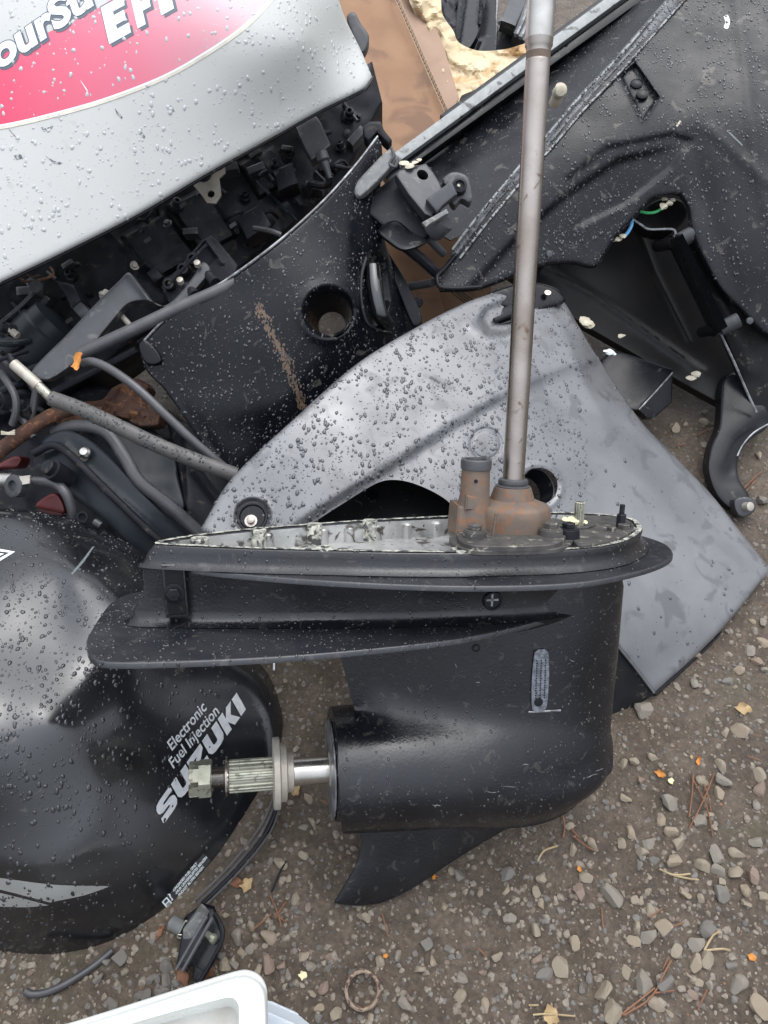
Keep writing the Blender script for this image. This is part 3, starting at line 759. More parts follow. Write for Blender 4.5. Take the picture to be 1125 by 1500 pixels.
# --- upper body: rim, wall, plates
ut = gp(230, 792)[1]; us = gp(250, 822)[1]; up_ = gp(150, 910)[1]
rim_px = [(228, 794), (300, 798), (380, 801), (460, 803), (600, 806), (700, 806), (830, 802), (900, 793), (930, 779), (934, 769), (922, 758), (880, 751), (800, 748), (660, 753), (550, 758), (460, 764), (350, 773), (280, 781), (234, 789)]
rim = np.array([gpu(x, y, ut) for x, y in rim_px]); rim = curve([tuple(p * 1000) for p in rim], 9) / 1000
wmid = 0.5 * (rim[:, 1].max() + rim[:, 1].min()); rim[:, 1] -= wmid * .5
aL, aR = rim[:, 0].min(), rim[:, 0].max()
def section(a0, a1_, sw, grow=0.0):
    q = rim.copy(); t = (q[:, 0] - aL) / (aR - aL); q[:, 0] = a0 + t * (a1_ - a0); q[:, 1] = q[:, 1] * sw
    if grow:
        e = np.roll(q, -1, 0) - np.roll(q, 1, 0); nr = np.c_[-e[:, 1], e[:, 0]]; nr /= np.linalg.norm(nr, axis=1)[:, None]
        ar = .5 * np.sum(q[:, 0] * np.roll(q[:, 1], -1) - np.roll(q[:, 0], -1) * q[:, 1]); q = q + nr * grow * (-1 if ar > 0 else 1)
    return q
bL, bR = gp(213, 868)[0], gp(911, 860)[0]; pL, pR = gp(199, 910)[0], gp(908, 900)[0]
lv = [(ut - .004, section(aL, aR, 1, -.0085)), (ut, section(aL, aR, 1, -.007)), (ut + .0005, section(aL, aR, 1, -.0045)), (ut + .0003, section(aL, aR, 1, -.0015)), (ut - .0015, section(aL, aR, 1, 0)),
      (us + .016, section(aL - .006, aR - .001, 1, 0)), (us + .009, section(aL - .008, aR, 1, .001)), (us + .0045, section(aL - .008, aR, 1, .004)), (us + .001, section(aL - .009, aR, 1, .010)),
      (us - .004, section(bL, bR - .006, .74, .001)), (us - .03, section(bL, bR - .008, .66)), (up_ + .016, section(pL, pR - .008, .60)), (up_ + .009, section(pL, pR - .008, .60, .0015)), (up_ + .0045, section(pL, pR - .01, .60, .005)), (up_ + .001, section(pL, pR - .02, .60, .012)), (up_ - .02, section(pL + .05, pR - .02, .5))]
Vv = []; Ff = []; m_ = len(rim)
for u, q in lv: Vv.append(G(q[:, 0], u, q[:, 1]))
# cavity inside the rim
cav = [(ut - .010, -.009), (ut - .025, -.011)]
pre = [G(section(aL, aR, 1, gz_)[:, 0], u, section(aL, aR, 1, gz_)[:, 1]) for u, gz_ in cav[::-1]]
Vv = pre + Vv
for i in range(len(Vv) - 1):
    for j in range(m_):
        k = (j + 1) % m_; Ff.append((i*m_+j, i*m_+k, (i+1)*m_+k, (i+1)*m_+j))
Ff.append(tuple(range(m_))[::-1])
ar_ = .5 * np.sum(rim[:, 0] * np.roll(rim[:, 1], -1) - np.roll(rim[:, 0], -1) * rim[:, 1])
if ar_ < 0: Ff = [f[::-1] for f in Ff]
Ff = [f[::-1] for f in Ff]
upper = link('upper_body', np.concatenate(Vv), Ff, M['gear_black'], gear, sharp=50)
import bmesh
def fixn(o):
    bm = bmesh.new(); bm.from_mesh(o.data); bmesh.ops.recalc_face_normals(bm, faces=bm.faces); bm.to_mesh(o.data); bm.free()
fixn(upper)
# bare metal inside of the cavity and its ribs
def ring_strip(name, g0, g1, u0_, u1_, m):
    A = section(aL, aR, 1, g0); B = section(aL, aR, 1, g1); n = len(A)
    V = np.concatenate([G(A[:, 0], u0_, A[:, 1]), G(B[:, 0], u1_, B[:, 1])]); Fs = [(j, (j+1) % n, n + (j+1) % n, n + j) for j in range(n)]
    return V, Fs
V, Fs = merge([ring_strip('', -.0084, -.0118, ut - .0015, ut - .024, None)]); o = link('cavity_wall', V, Fs, M['alu'], gear); 
fl = section(aL, aR, 1, -.0118); link('cavity_floor', G(fl[:, 0], ut - .0235, fl[:, 1]), [tuple(range(len(fl)))], M['alu'], gear)
V, Fs = ring_strip('', -.0072, -.0012, ut + .0012, ut + .0012, None); link('gasket_face', V, Fs, M['gasket'], gear)
for px in (392, 470, 508, 546, 590, 632):
    far = gpu(px, 800 - 47 * min(1, .55 + (px - 300) / 700), ut); q = rim[rim[:, 1] < 0]; wf = float(np.interp(far[0], q[np.argsort(q[:, 0])][:, 0], q[np.argsort(q[:, 0])][:, 1]))
    lathe('rib', G(far[0], ut - .024, wf + .011), gu, [(0, .0075), (.018, .006), (.020, .004)], M['alu'], gear, 12)
for px, near_ in ((293, 0), (470, 1), (655, 1), (468, -1), (560, -1), (380, -1)):
    a_ = gpu(px, 790, ut)[0]; q = rim; 
    if near_ == 0: w_ = 0.0; rr = .0105
    else:
        q = rim[(rim[:, 1] * near_) > 0]; q = q[np.argsort(q[:, 0])]; w_ = float(np.interp(a_, q[:, 0], q[:, 1])) - near_ * .010; rr = .0095
    lathe('bolt_boss', G(a_, ut - .03, w_), gu, [(0, rr), (.0312, rr), (.0322, rr * .93), (.0322, rr * .48), (.022, rr * .42), (.0215, .0001)], M['gasket'], gear, 20)

def plate(name, pxs, u, th, m, bev=.0015, drop=0.0):
    q = curve([tuple(gpu(p[0], p[1], u) * 1000) for p in pxs], 8); V, T = tri2d(q, (), 12, (1.2, 4))
    d = dist(V, q, True); z = np.where(d < 1.2, -(1.2 - d), 0) / 1000 
    P = G(V[:, 0] / 1000, u + z, V[:, 1] / 1000); Vv, Fs = solid(P, T, -gu * th); o = link(name, Vv, Fs, m, gear, sharp=60); fixn(o); return o
splash = plate('splash_plate', [(272, 831), (330, 839), (460, 850), (600, 857), (700, 859), (800, 857), (870, 851), (940, 836), (975, 823), (986, 811), (975, 797), (945, 786), (915, 781), (800, 776), (500, 790), (275, 824)], us, .0045, M['gear_plate'])
avp = plate('anti_ventilation_plate', [(826, 894), (790, 909), (740, 922), (670, 936), (600, 945), (500, 955), (400, 963), (300, 968), (200, 971), (150, 970), (133, 962), (127, 947), (131, 928), (160, 885), (185, 871), (212, 866), (300, 866), (600, 862), (800, 872)], up_, .005, M['gear_plate'])
# bright rubbed edges
def edge_bead(name, pxs, u, r, m):
    q = curve([tuple(gpu(p[0], p[1], u) * 1000) for p in pxs], 8, closed=False) / 1000
    V, Fs = tube_mesh(G(q[:, 0], u, q[:, 1]), r, 8); return link(name, V, Fs, m, gear)
M['edge_worn'] = mat('rubbed_plate_edge', (.30, .31, .32), (.12, .12, .125), 60, rough=.35, metal=.4, contrast=(.4, .6))
edge_bead('worn_edge', [(826, 895), (790, 910), (740, 923), (670, 937), (600, 946), (500, 956), (400, 964), (300, 969), (200, 972), (150, 971), (133, 963), (127, 948), (131, 930)], up_ - .003, .0011, M['edge_worn'])
edge_bead('worn_edge', [(460, 851), (600, 858), (700, 860), (800, 858), (870, 852), (940, 837), (975, 824)], us - .0025, .0012, M['edge_worn'])

# --- bolt-on strip at the left end, set in its pocket
def wpoly(pts, w): return np.array([gPX(x, y, w) for x, y in pts])
prism('anode_pocket', wpoly([(236, 827), (270, 827), (277, 904), (243, 906)], .033), -gn * .03, M['gear_black'], gear, .0015)
prism('anode_strip', wpoly([(240, 831), (267, 831), (273, 900), (246, 902)], .0345), -gn * .006, M['black_matt'], gear, .0012)
bolt('bolt', gPX(255, 869, .0345), gn, .0078, M['engine'], gear)
# drain screw and small plug
V, Fs = merge([lathe_mesh(gPX(721, 879, .054), gn, [(0, .0115), (.004, .0115), (.005, .0105), (.005, .0088), (.0035, .0085), (.0035, .0001)], 24)]); link('drain_screw', V, Fs, M['black_plastic'], gear)
for rt in (0, 1):
    c = gPX(721, 879, .0585); d1 = (ga if rt else gu) * .0075; d2 = (gu if rt else ga) * .0012
    prism('screw_slot', [c - d1 - d2, c + d1 - d2, c + d1 + d2, c - d1 + d2], -gn * .002, M['edge_worn'], gear)
V, Fs = lathe_mesh(gsurf(697, 949, -.001), gn, [(0, .005), (.002, .005), (.002, .003), (0, .0028), (0, .0001)], 16); link('plug', V, Fs, M['black_plastic'], gear)
# --- water intake grille
gq = [(781, 952), (804, 951), (801, 1036), (778, 1040)]
gl = np.array([gsurf(*p, .0006) for p in gq]); gN = np.cross(gl[1] - gl[0], gl[3] - gl[0]); gN /= np.linalg.norm(gN); gN *= np.sign(gN @ gn)
c0 = gl.mean(0); ex = gl[1] - gl[0]; ey = gl[3] - gl[0]
prism('grille_recess', gl, -gN * .004, M['black_matt'], gear, .0008)
o2 = np.array([(0, 0), (1, 0), (1, 1), (0, 1)], float) * (100, 420); holes = []
for i in range(3):
    for j in range(16): holes.append(circ(22 + i * 28 + (j % 2) * 1.5, 72 + j * 17.3, 6.2, 6))
V, T = tri2d(curve([(8, 14), (92, 10), (94, 408), (4, 412)], 30), holes, 60)
P = gl[0] + (V[:, :1] / 100) * ex + (V[:, 1:] / 420) * ey + gN * .0022
Vv, Fs = solid(P, T, -gN * .0016); M['grille'] = mat('worn_grille_metal', (.30, .32, .36), (.12, .13, .145), 160, rough=.3, metal=.6)
o = link('water_intake_grille', Vv, Fs, M['grille'], gear, sharp=30); fixn(o)
bolt('grille_screw', gl[0] + ex * .42 + ey * .86 + gN * .002, gN, .0038, M['engine'], gear, h=.0012)
V, Fs = lathe_mesh(gl[0] + ex * .5 + ey * .09 + gN * .002, gN, [(0, .003), (.0015, .0025), (.002, .0001)], 10); link('grille_screw', V, Fs, M['edge_worn'], gear)
for yy, xa, xb in ((1043, 774, 821),):
    hp = [gsurf(x, yy - (x - xa) * .05, .0012) for x in np.linspace(xa, xb, 7)]; V, Fs = tube_mesh(hp, .0013, 6); link('grille_lip', V, Fs, M['edge_worn'], gear)

# --- skeg
sk = curve([(512, 1180, 1), (516, 1203, 1), (527, 1222), (529, 1240), (521, 1268), (504, 1298), (489, 1322, 1), (520, 1326), (560, 1321), (610, 1297), (660, 1263), (700, 1238), (750, 1208), (800, 1172, 1), (700, 1165, 1)], 6)
skL = np.array([gp(x, y) for x, y in sk]) * 1000; V, T = tri2d(skL, (), 12, (2, 6)); d = dist(V, skL, True); w_ = 1.2 + 2.6 * np.sqrt(np.clip(d / 30, 0, 1))
P = G(V[:, 0] / 1000, V[:, 1] / 1000, w_ / 1000); Pb = G(V[:, 0] / 1000, V[:, 1] / 1000, -w_ / 1000); Vv, Fs = solid(P, T, Pb - P); skeg = link('skeg', Vv, Fs, M['gear_black'], gear, sharp=60); fixn(skeg)

# --- bearing carrier ring and propeller shaft
ax_u = uc / 1000; a_end = gp(488, 1126)[0]; shaft0 = G(a_end, ax_u, 0)
RTm = RT / 1000 * 1.0
V, Fs = lathe_mesh(G(a_end + .03, ax_u, 0), -ga, [(0, RTm * 1.005), (.026, RTm * 1.012), (.031, RTm * .99), (.0325, RTm * .9), (.0325, RTm * .5), (.028, RTm * .45), (.028, .02)], 48)
ringp = link('bearing_carrier', V, Fs, M['gear_black'], gear, sharp=30)
V, Fs = lathe_mesh(G(a_end - .0025, ax_u, 0), -ga, [(0, RTm * .97), (.0015, RTm * .97), (.002, RTm * .90)], 48); link('carrier_edge', V, Fs, M['edge_worn'], gear)
def px2a(px): return a_end - gp(px, 1130)[0]
pp = lambda px: px2a(px)
lathe('seal_ring', shaft0, -ga, [(0, .022), (pp(483), .022), (pp(482), .0195), (pp(481), .017)], M['washer'], gear)
lathe('propeller_shaft', shaft0, -ga, [(0, .0168), (pp(428), .0168), (pp(424), .0175), (pp(330), .0175), (pp(329), .0115), (pp(300), .0115)], M['bright_steel'], gear, 36)
lathe('thrust_washer', shaft0, -ga, [(pp(430), .0215), (pp(429), .0235), (pp(421), .0235), (pp(420), .030), (pp(419), .0335), (pp(411), .0345), (pp(410), .041), (pp(409), .0425), (pp(401), .0425), (pp(400), .041), (pp(399), .018)], M['washer'], gear, 48)
lathe('spline', shaft0, -ga, [(pp(400), .0195), (pp(336), .0195), (pp(334), .018), (pp(332), .016)], M['brass_steel'], gear, 120, rfun=lambda th, h: 1 - .06 * (np.sin(th * 20) > 0), sharp=20)
lathe('lock_washer', shaft0, -ga, [(pp(333), .013), (pp(333), .0235), (pp(330.5), .0235), (pp(330), .013)], M['steel'], gear)
th_p = [(pp(329) , .0115)]
for x in np.linspace(328, 311, 14): th_p += [(pp(x), .0128), (pp(x - .55), .0113)]
lathe('thread', shaft0, -ga, th_p, M['steel'], gear, 24, sharp=20)
hexf = lambda th, h: 1 / np.cos((th % (np.pi / 3)) - np.pi / 6)
nut = lathe('castle_nut', shaft0, -ga, [(pp(310), .0185), (pp(309), .0195), (pp(292), .0195), (pp(291.5), .0193)], M['brass_steel'], gear, 48, rfun=hexf, sharp=20)
x_, y_, z_ = frame_of(-ga)
for k in range(6):      # six teeth with slots between them
    t0 = k * np.pi / 3 + .16; t1 = (k + 1) * np.pi / 3 - .16; arc = np.linspace(t0, t1, 8); f = hexf(arc, 0)
    outer = [shaft0 - ga * pp(291.5) + .0192 * ff * (math.cos(t) * x_ + math.sin(t) * y_) for t, ff in zip(arc, f)]
    inner = [shaft0 - ga * pp(291.5) + .0125 * (math.cos(t) * x_ + math.sin(t) * y_) for t in arc[::-1]]
    prism('nut_tooth', np.array(outer + inner) - ga * (pp(277) - pp(291.5)), ga * (pp(277) - pp(291.5)), M['brass_steel'], nut, .0008)
lathe('thread_end', shaft0, -ga, [(pp(310), .0115), (pp(281), .0115), (pp(280), .0105)], M['steel'], gear, 24)

# --- water pump housing and driveshaft
dA = gp(752, 700)[0]; W0 = 0.0
def gv(px, py): return gp(px, py, W0)[1]
dbase = G(dA, ut, W0)
def hh(py): return gv(752, py) - ut
pump = thing('x', 'x', 'x', GO) if False else None
ph = lathe('pump_housing', dbase, gu, [(-.002, .050), (hh(786), .049), (hh(752), .0465), (hh(742), .0455), (hh(738), .043), (hh(735), .036), (hh(730), .0262), (hh(716), .0225), (hh(713), .0215), (hh(711), .017), (hh(716), .016)], M['pump'], gear, 48, sharp=40)
lathe('pump_seal', G(dA, ut + hh(716), W0), gu, [(0, .0195), (.004, .0205), (.006, .0165)], M['rubber'], gear)
lathe('shaft_collar', G(dA, ut + hh(713), W0), gu, [(0, .0145), (.003, .0172), (.006, .0178), (.009, .0172), (.0105, .0142)], M['rubber'], gear)
base_px = [(660, 794), (664, 771), (690, 760), (760, 755), (815, 760), (838, 770), (840, 792), (815, 804), (740, 807), (690, 806)]
q = np.array([gpu(x, y, ut + .004) for x, y in base_px])
def slab(name, q, u_top, th, m, par=gear, bev=.001): return prism(name, G(q[:, 0], u_top, q[:, 1]), -gu * th, m, par, bev)
slab('pump_base', curve([tuple(p * 1000) for p in q], 6) / 1000, ut + .0045, .005, M['pump_dark'])
q2 = np.array([gpu(x, y, ut + .009) for x, y in [(672, 790), (676, 768), (720, 760), (800, 760), (826, 770), (826, 790), (800, 799), (700, 800)]])
slab('pump_flange', curve([tuple(p * 1000) for p in q2], 6) / 1000, ut + .0095, .006, M['pump_dark'])
tA = gp(695, 700)[0]; tb = G(tA, ut, W0 + .004)
th_ = lambda py: gp(695, py)[1] - ut
lathe('outlet_tube', tb, gu, [(0, .027), (.012, .025), (th_(745), .0215), (th_(725), .0175), (th_(686), .0165), (th_(684), .015)], M['pump'], gear, 28)
lathe('tube_collar', tb + gu * th_(687), gu, [(0, .0158), (.001, .0178), (.008, .0182), (.0115, .0178), (.0125, .0165), (.0125, .0125), (.008, .012), (.008, .0001)], M['pump_dark'] if False else M['rubber'], gear)
V, Fs = lathe_mesh(gPX(697, 705, .0205), gn, [(0, .0022), (.001, .0022), (.0012, .0001)], 10); link('tube_hole', V, Fs, M['engine'], gear)
prism('pump_web', [gPX(672, 742, .018), gPX(712, 742, .018), gPX(716, 786, .026), gPX(668, 786, .026)], -gn * .04, M['pump'], gear, .003)
prism('pump_lug', [gPX(684, 726, .021), gPX(706, 726, .021), gPX(708, 748, .024), gPX(682, 748, .024)], -gn * .02, M['pump'], gear, .003)
for k, (x1, y1, x2, y2) in enumerate([(727, 752, 722, 786)]):
    V, Fs = tube_mesh([gPX(x1, y1, .047), gPX(x2, y2, .047)], .0018, 6); link('casting_rib', V, Fs, M['pump'], gear)
def vbolt(px, py, w, r, m=M['pump_dark'], base_h=.012, up=.0):
    a_, _ = gp(px, py, w); b_ = G(a_, ut + up, w); lathe('bolt_boss', b_, gu, [(0, r * 1.75), (base_h, r * 1.6), (base_h + .001, r * 1.4)], m, gear, 16)
    bolt('bolt', b_ + gu * base_h, gu, r, m, gear)
vbolt(695, 790, .050, .0082, up=.004); vbolt(806, 792, .050, .0084, M['pump_dark'], up=.004); vbolt(831, 795, .042, .0080, M['engine'], up=.002); vbolt(780, 800, -.045, .008)
cv_px = [(846, 798), (838, 780), (838, 764), (860, 756), (900, 757), (923, 764), (928, 773), (915, 784), (885, 794)]
q = np.array([gpu(x, y, ut + .004) for x, y in cv_px]); slab('bearing_cover', curve([tuple(p * 1000) for p in q], 6) / 1000, ut + .0045, .005, M['pump_dark'])
q = np.array([gpu(x, y, ut + .007) for x, y in circ(848, 766, 25, 24, 7)]); slab('cover_disc', q, ut + .0075, .003, M['pump_dark'])
def vrod(name, px, py0, py1, r, m, w=0.0, seg=16, rfun=None):
    a_, u_ = gp(px, py0, w); u1 = gp(px, py1, w)[1]; return lathe(name, G(a_, u_, w), gu, [(0, r), (u1 - u_ - r * .15, r), (u1 - u_, r * .85)], m, gear, seg, rfun=rfun, sharp=20)
vrod('shift_rod', 847, 772, 735, .0062, M['brass_steel'], 0, 60, lambda th, h: 1 - .1 * (np.sin(th * 12) > 0))
vrod('stud', 909, 772, 739, .0032, M['engine']); vrod('stud_nut', 909, 772, 753, .0062, M['engine'], 0, 6); bolt('bolt', G(gp(909, 775)[0], ut + .003, .008), gu, .008, M['pump_dark'], gear)
bolt('bolt', G(gp(886, 772)[0], ut + .004, .018), gu, .006, M['pump_dark'], gear); bolt('bolt', G(gp(921, 775)[0], ut + .002, -.006), gu, .006, M['engine'], gear)
# driveshaft
def pt_u(px, py): return G(dA + 0, gp(px, py)[1], W0)
u_top = gp(790, 52)[1]; L_ = u_top - ut; r0 = .0128
ds = lathe('driveshaft', dbase, gu, [(hh(712), r0), (hh(704), r0), (L_ - .03, r0), (L_ - .025, r0 * 1.01), (L_ - .0245, r0 * .985), (L_ - .018, r0 * .97), (L_ - .012, r0 * 1.05), (L_ - .010, r0 * 1.14), (L_ + .02, r0 * 1.15), (L_ + .10, r0 * 1.14), (L_ + .105, r0)], M['steel'], gear, 40, sharp=30)
lathe('rust_band', dbase, gu, [(L_ - .0235, r0 * 1.002), (L_ - .0165, r0 * 1.003)], M['pump'], gear, 32)
lathe('bright_sleeve', dbase, gu, [(L_ - .004, r0 * 1.151), (L_ - .003, r0 * 1.165), (L_ + .101, r0 * 1.16)], M['bright_steel'], gear, 40)

# paste residue lumps round the flange
def crumbs(name, spots, m, par, lab=None, sz=1.0, seed=5, flat=.5, nrm=None):
    q = np.random.default_rng(seed); parts = []
    for p, r in spots:
        v = rock(I2, q, 8) * r * sz; parts.append((v * (1, 1, flat) + p, I2[1]))
    V, Fs = merge(parts); return link(name, V, Fs, m, par, sharp=30)
crs = []
q5 = np.random.default_rng(5)
for _ in range(60):
    j = q5.integers(len(rim)); p = section(aL, aR, 1, -.006 + q5.uniform(-.004, .002))[j]
    if p[0] > gp(640, 800)[0]: crs.append((G(p[0], ut + .001, p[1]), q5.uniform(.0012, .0035)))
o = crumbs('gasket_crumbs', crs, M['gasket'], gear, seed=6); o['kind'] = 'stuff'
scrap = crumbs('scrap', [(G(gp(842, 768)[0] + dx, ut + .014 + dz, dw), r) for dx, dz, dw, r in ((-.011, .002, 0, .006), (-.003, .001, .002, .007), (.006, -.001, 0, .0065), (.012, -.002, .001, .004))], M['yellow_scrap'], None, seed=8)
tag(scrap, 'pale yellow scrap of sealant lying by the short splined rod', 'scrap')

qs = np.random.default_rng(91)
for x, y, l, a in [(868, 1136, 20, -.3), (878, 1128, 14, -.35), (745, 1152, 26, .05), (720, 1160, 18, .1), (668, 975, 8, 1.2), (838, 968, 9, .5), (825, 985, 6, -.6), (600, 1010, 12, .9), (560, 1120, 9, .3), (640, 1180, 14, .05), (852, 1060, 8, 1.1), (700, 1000, 7, .2), (770, 1120, 10, -.2)]:
    P = [gsurf(x + l * (t - .5) * math.cos(a), y + l * (t - .5) * math.sin(a) + qs.normal(0, .5), .0002) for t in (0, .25, .5, .75, 1)]
    V, Fs = tube_mesh(smooth3(P, 2), [.0001] * 2 + [.0005] * 5 + [.0001] * 2, 5); link('scratch', V, Fs, M['edge_worn'], gear)
drops_on(upper, 1100, .0007, .0019, M['drop_dark'], seed=1)
drops_on(splash, 320, .0007, .0018, M['drop_dark'], seed=2)
drops_on(avp, 1500, .0007, .0022, M['drop_dark'], seed=3)
drops_on(housing, 1100, .0005, .0019, M['drop_dark'], seed=4)
drops_on(housing, 1300, .0003, .0007, M['drop_dark'], seed=14)
drops_on(ringp, 40, .0008, .002, M['drop_dark'], seed=5)

# ================================================================== BLACK COWL, bottom left
cowlT = thing('black_engine_cowl', 'glossy black engine cowl with white SUZUKI lettering lying on its side in the bottom left', 'engine cowl', at(150, 1390, .98))
ridge_a = curve([(-20, 1262), (50, 1266), (105, 1245), (138, 1205), (140, 1165), (118, 1110), (85, 1060)], 8, closed=False)
ridge_b = curve([(40, 1045), (75, 1100), (120, 1150), (180, 1180), (260, 1205)], 8, closed=False)
cowlS = Surf([(-160, 1050, .895), (-60, 1050, .892), (60, 1050, .918), (0, 1045, .910), (0, 950, .970), (90, 950, .988), (0, 860, 1.024), (90, 870, 1.036), (180, 900, 1.030), (-60, 745, 1.17), (0, 748, 1.155), (120, 775, 1.15), (205, 825, 1.14), (110, 850, 1.045), (150, 980, .985), (250, 1000, 1.055), (240, 900, 1.10),
              (300, 1150, 1.055), (400, 1050, 1.15), (412, 1150, 1.13), (150, 1120, .955), (0, 1200, .912), (300, 1290, 1.045), (220, 1250, .985), (150, 1400, 1.0), (0, 1400, .985), (80, 1320, .94), (-120, 1400, .98)],
             [f_ridge(ridge_a, 24, .002)])
cowl_out = curve([(-140, 748, 1), (-60, 745), (0, 745), (60, 750), (130, 775), (195, 812), (225, 850), (290, 920), (345, 962), (385, 992), (409, 1033), (417, 1075), (414, 1135), (403, 1180), (365, 1240), (310, 1298), (245, 1355),
                  (180, 1396), (125, 1409), (60, 1411), (0, 1406), (-60, 1402), (-140, 1400, 1)], 6)
cowl = shell('shell', cowl_out, cowlS, M['cowl_black'], cowlT, .05, (26, .020), 8, sharp=50)

# ------------------------------------------------------------------ lettering helpers
def aff(o, ex, ey): 
    o, ex, ey = map(lambda q: np.array(q, float), (o, ex, ey)); return lambda P: o + np.asarray(P, float)[:, :1] * ex + np.asarray(P, float)[:, 1:2] * ey
def print_polys(name, polys, tf, surf, m, parent, lift=.0005, step=14):
    parts = []
    for pl in polys:
        pl = np.array(pl, float); q = tf(pl); q = curve([(a, b, 1) for a, b in q], step)
        V, T = tri2d(q, (), step); parts.append((at(V[:, 0], V[:, 1], surf.depth(V) - lift), [tuple(t) for t in T[:, ::-1]]))
    V, Fs = merge(parts); return link(name, V, Fs, m, parent)
def font_mesh(body, bold=0.0, shear=0.0):
    cu = bpy.data.curves.new('t', 'FONT'); cu.body = body; cu.offset = bold; cu.shear = shear; cu.resolution_u = 4; cu.fill_mode = 'FRONT'
    ob = bpy.data.objects.new('t', cu); col.objects.link(ob); bpy.context.view_layer.update()
    me = bpy.data.meshes.new_from_object(ob.evaluated_get(bpy.context.evaluated_depsgraph_get()))
    V = np.array([v.co[:2] for v in me.vertices]); Fs = [tuple(p.vertices) for p in me.polygons]
    bpy.data.objects.remove(ob); bpy.data.curves.remove(cu); bpy.data.meshes.remove(me); return V, Fs
def print_text(name, body, tf, surf, m, parent, bold=0.0, shear=0.0, lift=.0005, fit=True):
    """tf maps (0..1 along the line, 0..1 up one capital height)"""
    V, Fs = font_mesh(body, bold, shear); 
    if fit: V = (V - (V[:, 0].min(), 0)) / (V[:, 0].max() - V[:, 0].min(), .70)
    q = tf(V); P = at(q[:, 0], q[:, 1], surf.depth(q) - lift); o = link(name, P, Fs, m, parent); 
    n = o.data.polygons[0].normal
    if Vector(n) @ Vector(FWD) > 0: o.data.flip_normals()
    return o
# block capitals on a unit box (x right, y up)
SUZ = {
 'S': [[(.0, .06), (.0, .30), (.55, .30), (.62, .34), (.62, .37), (.55, .41), (.22, .41), (.05, .50), (.0, .62), (.0, .80), (.10, .94), (.30, 1), (1, 1), (1, .74), (.45, .74), (.38, .70), (.38, .67), (.45, .63), (.78, .63), (.95, .54), (1, .42), (1, .22), (.90, .06), (.70, .0), (.06, .0)]],
 'U': [[(0, 1), (.36, 1), (.36, .36), (.42, .29), (.58, .29), (.64, .36), (.64, 1), (1, 1), (1, .25), (.88, .06), (.68, 0), (.32, 0), (.12, .06), (0, .25)]],
 'Z': [[(0, 1), (1, 1), (1, .74), (.47, .29), (1, .29), (1, 0), (0, 0), (0, .26), (.53, .71), (0, .71)]],
 'K': [[(0, 1), (.36, 1), (.36, .62), (.62, 1), (1, 1), (.66, .54), (1, 0), (.60, 0), (.36, .42), (.36, 0), (0, 0)]],
 'I': [[(0, 1), (1, 1), (1, 0), (0, 0)]],
 'E': [[(0, 1), (1, 1), (1, .74), (.46, .74), (.46, .64), (.92, .64), (.92, .38), (.46, .38), (.46, .27), (1, .27), (1, 0), (0, 0)]],
 'F': [[(0, 1), (1, 1), (1, .74), (.46, .74), (.46, .62), (.92, .62), (.92, .36), (.46, .36), (.46, 0), (0, 0)]]}
def word_polys(word, spans, skew=0.0):
    out = []
    for ch, (x0, x1) in zip(word, spans):
        for pl in SUZ[ch]: out.append([(x0 + (x1 - x0) * x + skew * y, y) for x, y in pl])
    return out
tf = aff((240, 1207), (121, -169), (-20.5, -15)); e_skew = .055
print_polys('brand_lettering', word_polys('SUZUKI', [(0, .185), (.20, .375), (.39, .555), (.575, .75), (.765, .925), (.935, .995)], .055), tf, cowlS, M['white_print'], cowlT, .0012)
print_text('small_lettering', 'Electronic', aff((252, 1100), (53, -64), (-11, -9)), cowlS, M['white_print'], cowlT, .018, .35, .0014)
print_text('small_lettering', 'Fuel Injection', aff((254, 1126), (69, -84), (-11, -9)), cowlS, M['white_print'], cowlT, .018, .35, .0014)
lab = curve([(237, 1322, 1), (298, 1250, 1), (309, 1261, 1), (246, 1335, 1)], 20)
sheet('fuel_label', lab, cowlS, M['label_black'], cowlT, .0004)
le = np.array((61, -72.)); lp = np.array((-9, -10.)) * -1
for k, s in enumerate(('-UNLEADED FUEL ONLY', '-NUR UNVERBLEITES BENZIN', '-ENDAST BLYFRI BENSIN')):
    st = np.array((254.5, 1306.5)) + k * np.array((3.6, 4.1)); ln = (.66, .86, .70)[k]
    print_text('label_print', s, aff(st, le * ln * .88, (-2.6, -2.3)), cowlS, M['decal_white'], cowlT, .03, .2, .0008)
pe = aff((245, 1333), (12.5, -13.5), (-9, -10.5))
print_polys('pump_symbol', [[(0, 0), (.75, 0), (.75, .12), (.66, .12), (.66, 1), (.08, 1), (.08, .12), (0, .12)], [(.75, .3), (.92, .3), (.92, .75), (1.0, .8), (1.0, 1), (.85, 1.1), (.8, 1.05), (.9, .95), (.83, .8), (.83, .4), (.75, .4)]], pe, cowlS, M['decal_white'], cowlT, .0008, 5)
print_polys('pump_symbol', [[(.2, .6), (.54, .6), (.54, .88), (.2, .88)]], pe, cowlS, M['label_black'], cowlT, .0011, 5)
q = circ(.37, .3, .2, 16); print_polys('pump_symbol', [[tuple(p) for p in q]], pe, cowlS, M['stripe'], cowlT, .0011, 5)
sheet('stripe', curve([(-40, 1282, 1), (0, 1286), (80, 1296), (162, 1298, 1), (125, 1311), (73, 1322, 1), (0, 1303), (-40, 1295, 1)], 10), cowlS, M['stripe'], cowlT)
sheet('stripe', curve([(-40, 1302, 1), (0, 1308), (72, 1326, 1), (40, 1329), (0, 1328), (-40, 1326, 1)], 10), cowlS, M['stripe'], cowlT)
for pl in ([(-12, 802, 1), (22, 808, 1), (-12, 829, 1), (-12, 824, 1), (14, 809.5, 1), (-12, 806, 1)], [(-12, 809, 1), (6, 811, 1), (-12, 820, 1), (-12, 817, 1), (-2, 812, 1), (-12, 811.5, 1)]):
    sheet('white_emblem', curve(pl, 8), cowlS, M['decal_white'], cowlT)
